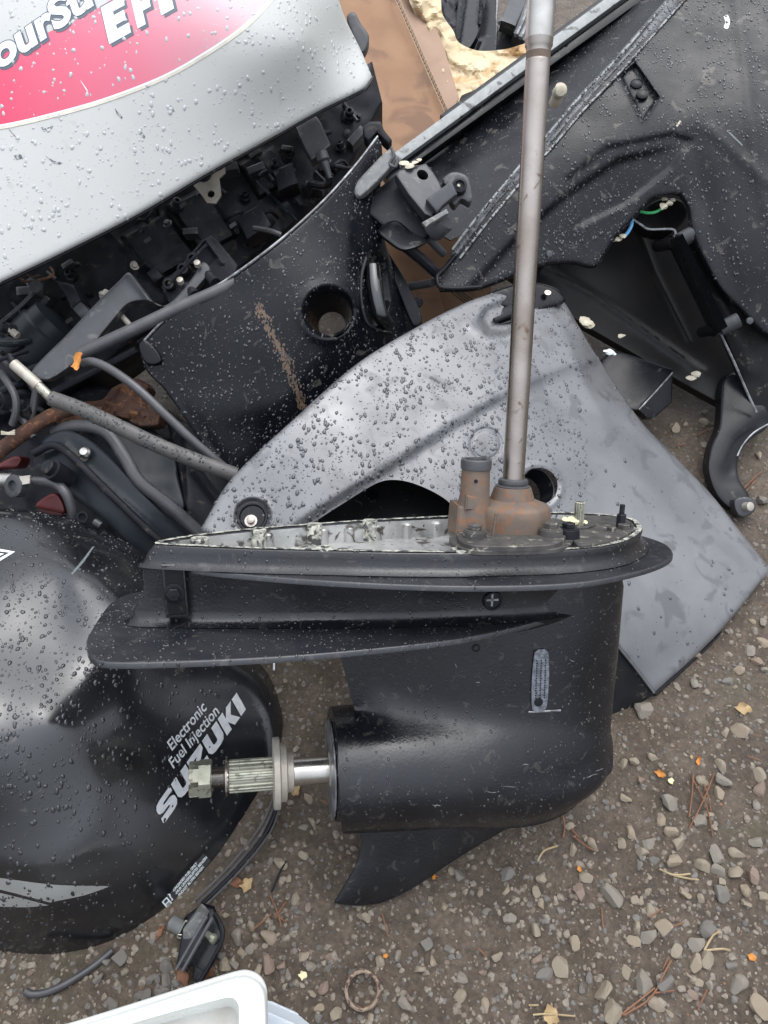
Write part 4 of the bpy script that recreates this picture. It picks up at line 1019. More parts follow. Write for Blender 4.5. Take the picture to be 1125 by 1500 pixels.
sheet('scratch', curve([(104, 840, 1), (119, 822), (136, 800, 1), (138, 801, 1), (122, 824), (106, 842, 1)], 8), cowlS, M['bluish_scratch'], cowlT)
drops_on(cowl, 2600, .0008, .0032, M['drop_dark'], seed=20, px_filter=lambda P: (rng.random(len(P)) < np.clip(1.25 - P[:, 0] / 330 - np.maximum(0, P[:, 1] - 1180) / 300, .03, 1)))
drops_on(cowl, 2600, .0003, .0010, M['drop_dark'], seed=21, px_filter=lambda P: (rng.random(len(P)) < np.clip(1.2 - P[:, 0] / 300 - np.maximum(0, P[:, 1] - 1180) / 220, .05, 1)))
# rubber lip and latch plate under the cowl edge
for k, (dx, dy, r, m) in enumerate(((0, 0, .0014, 'rubber'), (6, 3, .0014, 'chrome'), (11, 5, .0024, 'black_plastic'), (16, 7, .0013, 'chrome'))):
    hose('rim_seal', [(404 + dx * .6, 1160 + dy, 1.075), (380 + dx, 1212 + dy, 1.055), (336 + dx, 1268 + dy, 1.03), (284 + dx, 1320 + dy, 1.005)], r, M[m] if m != 'chrome' else M['bracket_grey'], cowlT, 8)
chunk('rim_tab', [(349, 1283), (380, 1235), (396, 1195), (403, 1190), (392, 1235), (362, 1288)], 1.07, .012, M['black_plastic'], cowlT, cv=True)
lb = thing('latch_bracket', 'black latch bracket with two ribs and a brass stud below the black cowl', 'bracket', at(290, 1410, .96))
chunk('plate', [(270, 1345), (296, 1328), (312, 1332), (327, 1370), (325, 1380), (296, 1437), (282, 1440), (284, 1415), (258, 1418)], Surf([(270, 1345, .985), (320, 1345, .985), (290, 1437, .948)]), .008, M['black_plastic'], lb)
for dx in (0, 9): hose('rib', [(303 + dx * .9, 1342 + dx * .3, .962), (258 + dx, 1421 + dx * .2, .932)], .0026, M['bracket_grey'], lb, 6)
hose('rim', [(314, 1338, .975), (326, 1373, .962), (296, 1434, .942), (284, 1440, .94)], .003, M['black_plastic'], lb, 8)
chunk('mount', [(268, 1362), (290, 1335), (302, 1345), (283, 1378), (268, 1382)], .972, .02, M['worn_plastic'], lb)
hose('sleeve', [(253, 1352, 1.0), (270, 1362, .99)], .0095, M['worn_plastic'], lb, 14)
lathe('stud', at(302, 1367, .965), at(317, 1379, .955) - at(302, 1367, .965), [(0, .004), (.010, .0045), (.0105, .0058), (.016, .0058), (.017, .004)], M['brass_steel'], lb, 10)
hose('clip', [(263, 1366, .982), (268, 1356, .982), (272, 1349, .982), (274, 1350, .982)], .0012, M['brass_steel'], lb, 6)
hose('clip', [(261, 1369, .98), (267, 1370, .98), (266, 1374, .98), (260, 1373, .98), (261, 1369, .98)], .0010, M['brass_steel'], lb, 6)
hz = hose('rubber_hose', [(38, 1452, .955), (46, 1456, .953), (62, 1455, .954), (85, 1447, .957), (112, 1432, .965), (140, 1413, .975), (165, 1392, .985)], .0045, M['rubber'], None, 12)
tag(hz, 'thin dark rubber hose end curling out from under the black cowl onto the mud', 'hose')

# ================================================================== GREY METALLIC PANEL behind the lower unit
gpT = thing('grey_cover_panel', 'large grey metallic cover panel beaded with rain behind the lower unit', 'cover panel', at(1000, 960, 1.2))
crease = [(395, 800), (440, 768), (473, 745), (578, 680), (666, 622), (760, 575), (850, 538)]
edge_ln = np.array([(820, 470), (855, 560), (918, 690), (1098, 842), (1180, 905)], float)
def f_slope(line, k, soft=20):
    line = np.array(line, float); st = f_step(line[::-1] if False else line, soft, 1.0)
    return lambda P: -k * dist(P, line) * st(P)
panS = Surf([(295, 770, 1.10), (440, 605, 1.16), (600, 490, 1.27), (700, 440, 1.35), (790, 425, 1.42), (600, 650, 1.175), (750, 600, 1.25), (880, 640, 1.30), (1040, 720, 1.36), (1128, 832, 1.30), (960, 820, 1.24), (905, 950, 1.155), (960, 1014, 1.182), (1050, 930, 1.235), (600, 800, 1.11), (750, 800, 1.17), (450, 790, 1.10)],
            [f_step(crease, 9, .012), f_ridge([(700, 604), (760, 572), (835, 540)], 7, -.004), f_slope(edge_ln, .0004, 4), f_disc(712, 650, 24, -.003, 1.8), f_disc(712, 650, 20, .0022, 1.5),
             f_disc(370, 757, 26, -.010, 4), f_ridge(circ(370, 757, 28, 20), 3, .002), f_ridge(circ(790, 713, 33, 20), 3.5, .0025),
             f_poly([(703, 468), (712, 452), (760, 432), (778, 440), (772, 470), (740, 490), (715, 486)], -.012, 6), f_ridge([(690, 478), (718, 500), (760, 492)], 7, .004), f_bump(800, 480, 60, 20, .004)])
cut = curve([(440, 778, 1), (500, 739), (556, 706), (590, 704), (630, 718), (660, 738), (668, 762, 1), (560, 772, 1)], 8)
gp_out = curve([(294, 774, 1), (340, 700), (440, 605), (520, 535), (600, 485), (690, 440), (760, 421), (800, 424), (826, 442), (850, 482), (880, 530), (935, 612), (985, 665), (1040, 722), (1090, 785), (1129, 834, 1), (1050, 930), (958, 1016, 1), (904, 946, 1), (860, 890, 1), (600, 860, 1), (330, 815, 1)], 6)
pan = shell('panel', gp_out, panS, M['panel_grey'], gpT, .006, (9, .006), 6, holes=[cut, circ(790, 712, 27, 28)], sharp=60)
side = Surf([(904, 946, 1.157), (958, 1016, 1.184), (906, 1053, 1.178)])
chunk('side_wall', [(900, 944), (906, 948), (959, 1016), (950, 1022), (907, 1054), (880, 1050), (880, 930)], Surf([(904, 946, 1.162), (958, 1016, 1.186), (906, 1053, 1.178)]), .02, M['black_matt'], gpT, (2, .001))
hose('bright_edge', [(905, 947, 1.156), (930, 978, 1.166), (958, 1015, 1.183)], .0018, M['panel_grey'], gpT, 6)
hose('rim_edge', [(958, 1017, 1.188), (1005, 975, 1.225), (1060, 922, 1.27), (1128, 836, 1.352)], .0035, M['black_plastic'], gpT, 8)
chunk('inner_liner', [(455, 800), (470, 740), (560, 685), (680, 715), (690, 800)], Surf([(455, 780, 1.17), (690, 780, 1.19), (560, 690, 1.24)]), .01, M['cowl_black'], gpT)
ls = Surf([(455, 780, 1.17), (690, 780, 1.19), (560, 690, 1.24)])
V, Fs = lathe_mesh(ls.at(545, 727), ls.normal(545, 727), [(0, .010), (.004, .010), (.004, .006), (.001, .0055), (.001, .0001)], 20); link('screw_boss', V, Fs, M['black_plastic'], gpT)
pn = panS.normal(760, 700)
V, Fs = lathe_mesh(panS.at(790, 712) - pn * .03, pn, [(0, .026), (.03, .0285), (.031, .030)], 32); 
o = link('hole_sleeve', V, [f for f in Fs if len(f) == 4], M['black_plastic'], gpT)
lathe('recess_dark_ring', panS.at(370, 758), panS.normal(370, 775), [(0, .0215), (.0035, .0215), (.0035, .019), (.0012, .017), (.001, .0001)], M['black_plastic'], gpT, 28)  # black ring added to darken the recess round the bolt
lathe('recess_bolt', panS.at(368, 764), panS.normal(370, 775), [(0, .009), (.004, .0092), (.004, .006), (.010, .0055), (.011, .003)], M['steel'], gpT, 12)
chunk('catch', [(709, 466), (716, 456), (754, 441), (760, 452), (756, 470), (728, 478)], Surf([(709, 466, 1.345), (754, 441, 1.375), (740, 478, 1.335)]), .012, M['black_plastic'], gpT, (4, .004), 5)
hose('catch_pin', [(724, 470, 1.334), (752, 458, 1.345)], .005, M['engine'], gpT, 10)
chunk('top_flap', [(700, 447), (715, 430), (770, 414), (812, 421), (828, 441), (800, 452), (765, 462), (740, 450)], Surf([(700, 445, 1.35), (812, 421, 1.40), (765, 462, 1.37)]), .01, M['black_plastic'], gpT, (5, .006), 6, cv=True)
lathe('screw', at(802, 430, 1.385), BACK + UP * .5, [(0, .006), (.003, .006), (.0035, .003), (.003, .0001)], M['steel'], gpT, 12)
for (x0, y0, x1, y1) in ((1012, 812, 1032, 800),): pass
dry = lambda P: rng.random(len(P)) < np.where(P[:, 0] > 860, .07, 1.0) * np.where(P[:, 0] > 760, .7, 1)
drops_on(pan, 2600, .0011, .0036, M['drop_grey'], seed=30, px_filter=dry, hfac=.5)
drops_on(pan, 3800, .0004, .0013, M['drop_grey'], seed=31, px_filter=dry, hfac=.5)

# ================================================================== BLACK LEG COVER WITH ROUND HOLE
legT = thing('black_leg_cover', 'black leg cover with a round hole and bright front edge leaning above the grey panel', 'leg cover', at(400, 640, 1.32))
legS = Surf([(205, 505, 1.22), (250, 460, 1.22), (330, 415, 1.235), (480, 290, 1.29), (555, 200, 1.36), (345, 710, 1.27), (260, 600, 1.245), (400, 520, 1.235), (520, 420, 1.29), (600, 470, 1.42), (590, 420, 1.42), (560, 330, 1.38), (450, 650, 1.29)],
            [f_ridge(circ(481, 457, 41, 24), 7, .005), f_disc(481, 457, 36, -.008, 6), f_poly([(530, 395), (545, 372), (562, 385), (568, 440), (560, 470), (545, 478), (532, 450)], -.018, 7), f_noise(90, .006, 2),
             f_ridge([(206, 512), (215, 545), (250, 590), (330, 700)], 6, .004), f_ridge([(300, 600), (420, 585)], 30, .004)])
leg_out = curve([(205, 506, 1), (250, 462), (330, 413), (405, 358), (470, 300), (520, 245), (552, 203), (560, 225), (556, 300), (562, 345), (580, 400), (600, 440), (613, 468), (615, 492, 1), (520, 545), (440, 610), (352, 705, 1), (330, 700), (290, 640), (240, 570), (214, 542)], 6)
legc = shell('cover', leg_out, legS, M['black_plastic'], legT, .006, (5, .004), 6, holes=[circ(481, 457, 33, 32)], sharp=50)
V, Fs = lathe_mesh(legS.at(481, 457) + FWD * .062, BACK, [(-.03, .024), (0, .031), (.05, .0375), (.058, .040)], 32); link('hole_sleeve', V, [f for f in Fs if len(f) == 4], M['black_plastic'], legT)
e = curve([(206, 505), (250, 460), (330, 411), (405, 356), (470, 298), (520, 243), (553, 200)], 10, closed=False); Pe = legS.pts(e, .0) ; V, Fs = tube_mesh(Pe, .0022, 8); link('bright_edge', V, Fs, M['edge_worn'], legT)
lathe('screw_boss', legS.at(217, 520), legS.normal(230, 530), [(-.004, .012), (.003, .011), (.0035, .007), (.001, .006), (.001, .0001)], M['black_plastic'], legT, 18)
chunk('corner_tab', [(203, 506), (212, 498), (228, 512), (236, 528), (226, 534), (212, 530)], 1.212, .01, M['black_plastic'], legT, cv=True)
chunk('side_flange', [(560, 360), (585, 395), (612, 445), (618, 472), (606, 478), (585, 430)], 1.40, .01, M['black_plastic'], legT, cv=True)
rust_mat = mat('brown_streak', (.13, .085, .055), (.06, .042, .03), 60, rough=.6)
qr = np.random.default_rng(15); ax_ = curve([(376, 442), (400, 490), (425, 545), (444, 598)], 2, closed=False); parts = []
for _ in range(330):
    t = qr.random(); c = ax_[int(t * (len(ax_) - 1))] + (qr.normal(0, 3 + 6 * t * (1 - t)), qr.normal(0, 3)); s_ = qr.uniform(.8, 2.6); a = qr.uniform(0, 6.28); k_ = np.linspace(0, 2 * np.pi, 5, endpoint=False) + a
    q_ = c + np.c_[np.cos(k_) * s_ * .7, np.sin(k_) * s_ * 1.3]; parts.append((legS.pts(q_, .0007), [(0, 1, 2, 3, 4)]))
V, Fs = merge(parts); o = link('rust_specks', V, Fs, rust_mat, legT); o['kind'] = 'stuff'
if False: sheet('rust_streak', curve([(376, 442, 1), (392, 462), (410, 505), (430, 545), (446, 590), (440, 600, 1), (425, 575), (408, 535), (392, 490)], 8), legS, mat('brown_streak', (.13, .085, .055), (.04, .03, .026), 60, rough=.6, contrast=(.4, .6)), legT, .0004)
drops_on(legc, 1700, .0008, .0028, M['drop_dark'], seed=40); drops_on(legc, 1300, .0003, .0008, M['drop_dark'], seed=41)

# ================================================================== OUTBOARD ENGINE UNDER THE SILVER COWL
enT = thing('outboard_engine', 'outboard engine under a silver cowl with a red decal in the top left', 'outboard engine', at(150, 560, 1.45))
silS = Surf([(-250, -200, 1.22), (-250, 480, 1.13), (0, 0, 1.13), (0, 400, 1.135), (300, 100, 1.17), (300, 250, 1.215), (440, 60, 1.235), (540, 115, 1.385), (470, 160, 1.32), (500, 0, 1.35), (480, -150, 1.36), (150, -150, 1.17), (520, 60, 1.40)], [f_noise(300, .004, 2), f_ridge([(432, -40), (470, 60), (505, 140)], 22, .0025)])
sil_out = curve([(-220, -180, 1), (200, -190), (440, -160, 1), (480, -60), (503, 20), (528, 72), (545, 112, 1), (532, 130), (470, 161), (400, 200), (300, 256), (200, 315), (100, 366), (0, 414), (-120, 470), (-220, 520, 1)], 8)
silc = shell('silver_cowl', sil_out, silS, M['silver'], enT, .006, (9, .007), 9, sharp=50)
e = curve([(-120, 472), (0, 416), (100, 368), (200, 317), (300, 258), (400, 202), (470, 163), (535, 131), (546, 114)], 12, closed=False); V, Fs = tube_mesh(silS.pts(e, -.009), .0032, 8); link('cowl_lip', V, Fs, M['black_plastic'], enT)
# red decal: the printed colour runs from crimson to pale pink
def red_decal():
    m = bpy.data.materials.new('red_decal_print'); m.use_nodes = True; nt = m.node_tree; b = nt.nodes['Principled BSDF']; tc = nt.nodes.new('ShaderNodeTexCoord')
    gr = nt.nodes.new('ShaderNodeVectorMath'); gr.operation = 'DOT_PRODUCT'; nt.links.new(tc.outputs['Object'], gr.inputs[0])
    A = silS.at(-20, 130) - W(enT); B = silS.at(395, -10) - W(enT); d = B - A; L2 = d @ d; gr.inputs[1].default_value = tuple(d / L2)
    sb = nt.nodes.new('ShaderNodeMath'); sb.operation = 'SUBTRACT'; sb.inputs[1].default_value = float(A @ d / L2); nt.links.new(gr.outputs['Value'], sb.inputs[0])
    r = nt.nodes.new('ShaderNodeValToRGB'); cr = r.color_ramp; cr.elements[0].color = (.62, .035, .10, 1); cr.elements[1].color = (.66, .46, .48, 1); x = cr.elements.new(.45); x.color = (.64, .14, .21, 1)
    nt.links.new(sb.outputs[0], r.inputs[0]); nt.links.new(r.outputs[0], b.inputs['Base Color']); b.inputs['Roughness'].default_value = .3; b.inputs['Coat Weight'].default_value = .3; return m
dec_lo = [(400, -8), (360, 34), (310, 70), (240, 110), (150, 145), (60, 170), (0, 183), (-90, 196)]
dec = curve([(-90, 110, 1), (0, 80), (60, 52), (130, 20), (190, -20, 1), (300, -60, 1), (430, -60, 1)] + [(400, -8)] + dec_lo[1:-1] + [(-90, 196, 1)], 10)
sheet('red_decal', dec, silS, red_decal(), enT, .0004, 14)
lo = curve(dec_lo, 8, closed=False); nrm_ = np.gradient(lo, axis=0); nrm_ = np.c_[nrm_[:, 1], -nrm_[:, 0]]; nrm_ /= np.linalg.norm(nrm_, axis=1)[:, None]
sheet('decal_border', np.concatenate([lo + nrm_ * -.5, (lo + nrm_ * 2.4)[::-1]]) if nrm_[3, 1] > 0 else np.concatenate([lo + nrm_ * .5, (lo - nrm_ * 2.4)[::-1]]), silS, M['decal_white'], enT, .0007, 14)
sgn = 1 if nrm_[3, 1] > 0 else -1
sheet('decal_border', np.concatenate([lo + sgn * nrm_ * 2.4, (lo + sgn * nrm_ * 6.5)[::-1]]), silS, M['decal_gold'], enT, .0006, 14)
efi = word_polys('EFI', [(0, .36), (.47, .76), (.86, 1.07)])
for dx, dy, m, lf, sc in ((4, 4, 'decal_shade', .0008, 1.0), (-1.2, -1.2, 'decal_shade', .0008, 1), (0, 0, 'decal_white', .0012, .985)):
    print_polys('decal_letters' if m == 'decal_white' else 'letter_shadow', efi, aff((160 + dx, 65 + dy), (90 * sc, -50 * sc), (-12.5, -54)), silS, M[m], enT, lf, 16)
# script word: heavy slanted letters
Vt, Ft = font_mesh('FourStroke', .035, .0); Vt0 = font_mesh('F', .035, 0)[0][:, 0].max() + .03
def put_word(dx, dy, bold, m, lf, nm):
    V, Fs = font_mesh('FourStroke', bold, 0.0); V = V.copy(); V[:, 0] -= Vt0
    V[:, 0] = V[:, 0] * .98
    q = aff((-2 + dx, 101 + dy), (59, -40.5), (-19, -58))(V); o = link(nm, at(q[:, 0], q[:, 1], silS.depth(q) - lf), Fs, m, enT)
    if o.data.polygons[0].normal @ Vector(FWD) > 0: o.data.flip_normals()
put_word(3.5, 3.5, .05, M['decal_shade'], .0008, 'letter_shadow'); put_word(0, 0, .058, M['decal_shade'], .0010, 'letter_shadow'); put_word(0, 0, .036, M['decal_white'], .0014, 'decal_letters')
M['scuff'] = mat('dark_scuff', (.10, .11, .11), (.42, .44, .45), 300, rough=.6, contrast=(.45, .6))
for pl in ([(168, 158), (172, 163), (180, 172), (178, 174), (171, 167)], [(205, 190), (213, 200), (211, 203), (206, 197)], [(249, 154), (254, 158), (256, 164), (251, 162)], [(60, 186), (67, 188), (78, 184), (76, 188), (64, 193)], [(20, 228), (30, 225), (34, 232), (24, 234)], [(66, 228), (80, 236), (92, 238), (88, 241), (78, 239)], [(10, 186), (20, 196), (24, 201), (20, 199)]):
    sheet('scuff', np.array(pl, float), silS, M['scuff'], enT, .0004, 20)
sheet('scratch', np.array([(117, 117), (119, 119), (129, 133), (127, 133)], float), silS, M['decal_white'], enT, .0006)
drops_on(silc, 900, .0010, .0034, M['drop_silver'], seed=50, hfac=.36); drops_on(silc, 1500, .0003, .0012, M['drop_silver'], seed=51, hfac=.36)

# powerhead: castings, ribs, tubes
engS = Surf([(-60, 400, 1.34), (300, 280, 1.42), (540, 110, 1.52), (60, 600, 1.40), (450, 330, 1.5)], [f_noise(40, .02, 3), f_ridge([(150, 330), (240, 420)], 8, .012), f_ridge([(360, 210), (440, 300)], 8, .012), f_poly([(180, 345), (240, 312), (290, 375), (228, 410)], .018, 4),
    f_poly([(250, 300), (300, 275), (345, 345), (295, 372)], .026, 3), f_poly([(350, 240), (400, 215), (430, 260), (380, 290)], .022, 3)])
chunk('powerhead', [(-160, 470), (200, 290), (400, 180), (545, 90), (560, 150), (500, 270), (430, 330), (320, 420), (200, 500), (60, 600), (-160, 640)], engS, .16, M['engine'], enT, (6, .01), 7)
lathe('starter_motor', at(15, 545, 1.36), at(140, 415, 1.34) - at(15, 545, 1.36), [(0, .05), (.004, .053), (.10, .053), (.104, .049), (.125, .047), (.13, .03)], M['engine_blue'], enT, 32)
for pl, D, m in (([(80, 410), (108, 418), (118, 440), (105, 452), (95, 430)], 1.27, 'engine'), ([(106, 452), (118, 442), (132, 456), (120, 468)], 1.26, 'bracket_grey'), ([(200, 500), (320, 430), (330, 440), (210, 512)], 1.33, 'engine'),
                 ([(215, 400), (228, 390), (238, 405), (225, 415)], 1.30, 'engine'), ([(400, 250), (428, 238), (436, 268), (408, 280)], 1.42, 'engine'), ([(345, 318), (380, 300), (398, 330), (362, 350)], 1.40, 'engine')):
    chunk('casting_block', pl, D, .05, M[m], enT, (2.5, .003))
chunk('gasket_plate', [(275, 262), (283, 252), (302, 248), (306, 238), (318, 235), (329, 242), (330, 253), (321, 261), (324, 286), (316, 298), (303, 297), (294, 284)], 1.34, .004, M['washer'], enT, (1.5, .001), 8, holes=[circ(309, 284, 5.5, 14), circ(322, 246, 3.5, 10)])
V, Fs = lathe_mesh(at(298, 255, 1.338), BACK, [(0, .014), (.003, .014), (.003, .0001)], 20); link('port', V, Fs, M['engine'], enT)
arm = [(46, 545), (98, 490), (148, 437), (176, 410), (189, 399), (204, 416), (226, 444), (240, 448), (258, 436), (284, 404), (297, 384), (308, 395), (294, 416), (268, 442), (246, 450), (222, 442), (200, 441), (184, 448), (165, 470), (120, 522), (72, 556)]
chunk('bracket_arm', arm, Surf([(46, 545, 1.205), (200, 420, 1.25), (300, 400, 1.27)], [f_ridge([(189, 402), (222, 444)], 5, .006)]), .016, M['bracket_grey'], enT, (3, .003), 6, cv=True)
chunk('mount_block', [(236, 420), (262, 392), (296, 352), (310, 344), (322, 356), (348, 388), (345, 402), (300, 425), (262, 446), (246, 442)], Surf([(240, 420, 1.30), (310, 345, 1.32), (345, 402, 1.30)], [f_ridge([(300, 350), (325, 385)], 4, .006), f_poly([(285, 372), (300, 355), (318, 378), (300, 395)], -.010, 3)]), .04, M['engine'], enT, (3, .004), 5)
for x, y in ((247, 416), (268, 394), (282, 379)):
    b = at(x, y, 1.285); lathe('screw_boss', b, BACK, [(-.02, .0095), (.004, .0095), (.0045, .008), (.0045, .0055), (-.006, .0052), (-.006, .0001)], M['engine'], enT, 18)
hose('boss_rib', [(247, 416, 1.28), (268, 394, 1.28), (282, 379, 1.28), (303, 358, 1.28)], .0028, M['engine'], enT, 6)
for x, y in ((265, 414), (290, 389)): lathe('bolt_end', at(x, y, 1.265), BACK + UP * .4, [(0, .0055), (.008, .0055), (.009, .004)], M['washer'], enT, 12)
for x, y in ((312, 410), (282, 428)): hose('stub', [(x - 8, y - 8, 1.28), (x + 4, y + 5, 1.26)], .009, M['engine'], enT, 14)
hose('cable_stay', [(148, 433, 1.28), (152, 430, 1.28)], .006, M['washer'], enT, 8)
hose('linkage_rod', [(172, 456, 1.27), (192, 478, 1.25)], .0045, M['washer'], enT, 10); hose('linkage_rod', [(150, 435, 1.27), (156, 428, 1.28)], .006, M['washer'], enT, 10)
hose('tiller_tube', [(118, 518, 1.215), (180, 490, 1.215), (260, 452, 1.225), (340, 415, 1.245), (430, 352, 1.28), (470, 320, 1.30)], .0105, M['rubber'], enT, 16)
hose('bar', [(70, 578, 1.24), (140, 543, 1.24), (200, 512, 1.235)], .006, M['engine'], enT, 8)
hose('bar', [(250, 472, 1.232), (320, 432, 1.24), (345, 414, 1.25)], .0035, M['engine'], enT, 8)
chunk('connector', [(432, 184), (462, 168), (470, 180), (484, 212), (470, 226), (456, 234), (446, 215)], Surf([(432, 184, 1.42), (484, 212, 1.40), (456, 234, 1.40)]), .03, M['bracket_grey'], enT, (3, .003), 6)
lathe('connector_boot', at(470, 224, 1.405), at(484, 262, 1.41) - at(470, 224, 1.405), [(0, .012), (.014, .012), (.018, .008), (.034, .006), (.048, .005)], M['bracket_grey'], enT, 14)
hose('cable', [(483, 255, 1.41), (482, 268, 1.42), (470, 272, 1.43), (456, 270, 1.44), (450, 284, 1.46)], .007, M['engine'], enT, 10)
hose('cable', [(372, 334, 1.40), (395, 338, 1.39), (412, 344, 1.39)], .005, M['rubber'], enT, 8)
chunk('wing_knob', [(508, 24), (519, 18), (528, 34), (540, 52), (537, 70), (528, 80), (520, 60), (514, 46)], 1.45, .02, M['bracket_grey'], enT, (3, .004), 5, cv=True)
hose('rod', [(-10, 482, 1.24), (30, 448, 1.25), (50, 428, 1.26)], .003, M['bracket_grey'], enT, 8); lathe('rod_eye', at(54, 421, 1.25), BACK, [(0, .011), (.006, .010), (.007, .004), (.008, .0001)], M['bracket_grey'], enT, 16)
hose('rusty_wire', [(20, 400, 1.24), (38, 412, 1.25), (60, 410, 1.25), (78, 402, 1.25), (74, 392, 1.26)], .0022, M['rust'], enT, 6); hose('rusty_wire', [(28, 392, 1.24), (44, 405, 1.25), (58, 403, 1.25)], .0016, M['rust'], enT, 6)
g2 = np.random.default_rng(77)
for k in range(14):     # hoses and cables tangled at the left end
    x, y = g2.uniform(-15, 60), g2.uniform(470, 600); a = g2.uniform(-.6, 1.2); L0 = g2.uniform(25, 60); D = g2.uniform(1.22, 1.33)
    hose('engine_hose', [(x, y, D), (x + L0 * .5 * math.cos(a), y + L0 * .5 * math.sin(a) + g2.uniform(-8, 8), D - .01), (x + L0 * math.cos(a), y + L0 * math.sin(a), D + .02)], g2.uniform(.003, .008), M[['engine', 'rubber', 'engine_blue'][k % 3]], enT, 10)
for x, y, r in ((12, 590, 12), (20, 485, 10), (38, 606, 9)): lathe('fitting', at(x, y, 1.25), BACK + RIGHT * g2.uniform(-1, 1) + UP * g2.uniform(-.5, 1), [(0, r / 900), (.012, r / 900), (.013, r / 1300), (.024, r / 1400), (.025, .001)], M['engine'], enT, 12)
hose('fitting', [(10, 480, 1.24), (26, 492, 1.24)], .006, M['washer'], enT, 10)

# small castings, bolts and clips that crowd the powerhead
g6 = np.random.default_rng(12)
lower = np.array([(-5, 418), (100, 372), (200, 322), (300, 262), (400, 206), (470, 168), (525, 140), (540, 190), (500, 250), (440, 318), (345, 340), (300, 345), (200, 395), (130, 420), (60, 470), (-5, 520)], float)
cnt = 0
while cnt < 64:
    x, y = g6.uniform(0, 540), g6.uniform(140, 520)
    if not inside(np.array([[x, y]]), lower)[0]: continue
    D = float(engS.depth([[x, y]])[0]) - .004; k = cnt % 6; cnt += 1; s = g6.uniform(.6, 1.3); n = BACK + RIGHT * g6.uniform(-.5, .5) + UP * g6.uniform(-.2, .7)
    if k in (0, 3): bolt('bolt', at(x, y, D), n, .0055 * s, M[('engine', 'bracket_grey', 'washer')[int(g6.choice(3, p=[.5, .4, .1]))]], enT)
    elif k == 1: 
        a = g6.uniform(-1, .2); w, h = 12 * s, 5 * s; c, sn = math.cos(a), math.sin(a)
        chunk('casting_block', [(x - w*c + h*sn, y - w*sn - h*c), (x + w*c + h*sn, y + w*sn - h*c), (x + w*c - h*sn, y + w*sn + h*c), (x - w*c - h*sn, y - w*sn + h*c)], D - .02 * s, .03, M[('engine', 'engine_blue', 'bracket_grey')[cnt % 3]], enT, (1.5, .002), 6)
    elif k == 2: hose('engine_hose', [(x, y, D), (x + 10*s, y - 6, D - .03), (x + 24*s, y - 10 + g6.uniform(-8, 10), D - .02), (x + 34*s, y - 4, D + .01)], .0028 * s + .001, M[('rubber', 'engine')[cnt % 2]], enT, 8)
    elif k == 4: lathe('fitting', at(x, y, D), n, [(0, .010*s), (.008, .010*s), (.009, .007*s), (.018, .0065*s), (.019, .0035*s), (.012, .003*s), (.012, .0001)], M['engine'], enT, 16)
    else: hose('casting_rib', [(x, y, D), (x + 22*s, y + 30*s * g6.uniform(.4, 1), D - .005)], .0035, M['engine_blue'], enT, 6)
for x, y in ((300, 382), (262, 300), (210, 352), (335, 330), (95, 470)): chunk('stamped_label', [(x, y), (x + 9, y - 6), (x + 12, y - 1), (x + 3, y + 5)], float(engS.depth([[x, y]])[0]) - .05, .002, M['bracket_grey'], enT, None, 6)

# second moulded recess right of the round hole, with its rounded boss
hose('recess_boss', [(546, 392, 1.335), (549, 425, 1.325), (556, 458, 1.328), (566, 474, 1.345)], .0135, M['cowl_black'], legT, 16)
hose('recess_rim', [(536, 378, 1.325), (529, 405, 1.31), (529, 440, 1.302), (536, 470, 1.305), (552, 484, 1.32), (572, 488, 1.345)], .0035, M['black_plastic'], legT, 8)

# ================================================================== CARDBOARD BOXES AND PACKING PAPER
cbT = thing('cardboard_box', 'brown cardboard box with open corrugated edge right of the silver cowl', 'cardboard box', at(600, 400, 1.72))
cbS = Surf([(500, 0, 2.0), (655, 165, 1.86), (560, 230, 1.80), (600, 470, 1.66), (480, 330, 1.72), (700, 470, 1.68)], [f_noise(70, .008, 2), f_ridge([(565, -10), (622, 110), (640, 215)], 4, .002)])
chunk('front_face', [(468, 165), (492, -30), (569, -30), (656, 168), (640, 195), (566, 232), (560, 330), (612, 470), (640, 500), (540, 500), (500, 330)], cbS, .006, M['cardboard'], cbT, (2, .001), 9)
zig = []
for k, t in enumerate(np.linspace(0, 1, 70)): x, y = 569 + 87 * t, -30 + 198 * t; zig.append((x + (1.9 if k % 2 else -1.1), y, float(cbS.depth([[x, y]])[0]) - .004))
hose('corrugation', zig, .0016, M['cardboard_edge'], cbT, 5, 2)
for dx in (-3, 3.2): hose('edge_liner', [(569 + dx, -30, 1.985), (612 + dx, 68, 1.915), (656 + dx, 168, 1.838)], .0014, M['cardboard_edge'], cbT, 5)
flS = Surf([(580, 0, 2.04), (660, 160, 1.90), (612, -20, 2.10)], [f_ridge([(590, 60), (630, 40)], 6, .004), f_ridge([(612, 108), (650, 88)], 6, -.004)])
chunk('side_flap', [(573, -30), (606, -30), (648, 62), (672, 142), (668, 152), (658, 165)], flS, .006, M['cardboard_light'], cbT, (1.5, .001), 8)
loS = Surf([(560, 340, 1.60), (650, 470, 1.64), (640, 350, 1.66), (690, 470, 1.68)], [f_noise(28, .008, 3), f_ridge([(560, 362), (600, 380)], 8, .006)])
chunk('lower_face', [(545, 335), (575, 340), (612, 365), (640, 420), (662, 490), (560, 520), (540, 430)], loS, .006, M['cardboard'], cbT, (2, .001), 6)
chunk('inner_side', [(600, 345), (660, 330), (720, 420), (720, 500), (655, 490), (636, 405)], Surf([(600, 345, 1.70), (720, 420, 1.74), (655, 490, 1.68)]), .006, M['cardboard'], cbT, (2, .001), 10)
cb2 = thing('cardboard_sheet', 'second brown cardboard sheet behind the engine connector under the silver cowl', 'cardboard sheet', at(470, 330, 1.75))
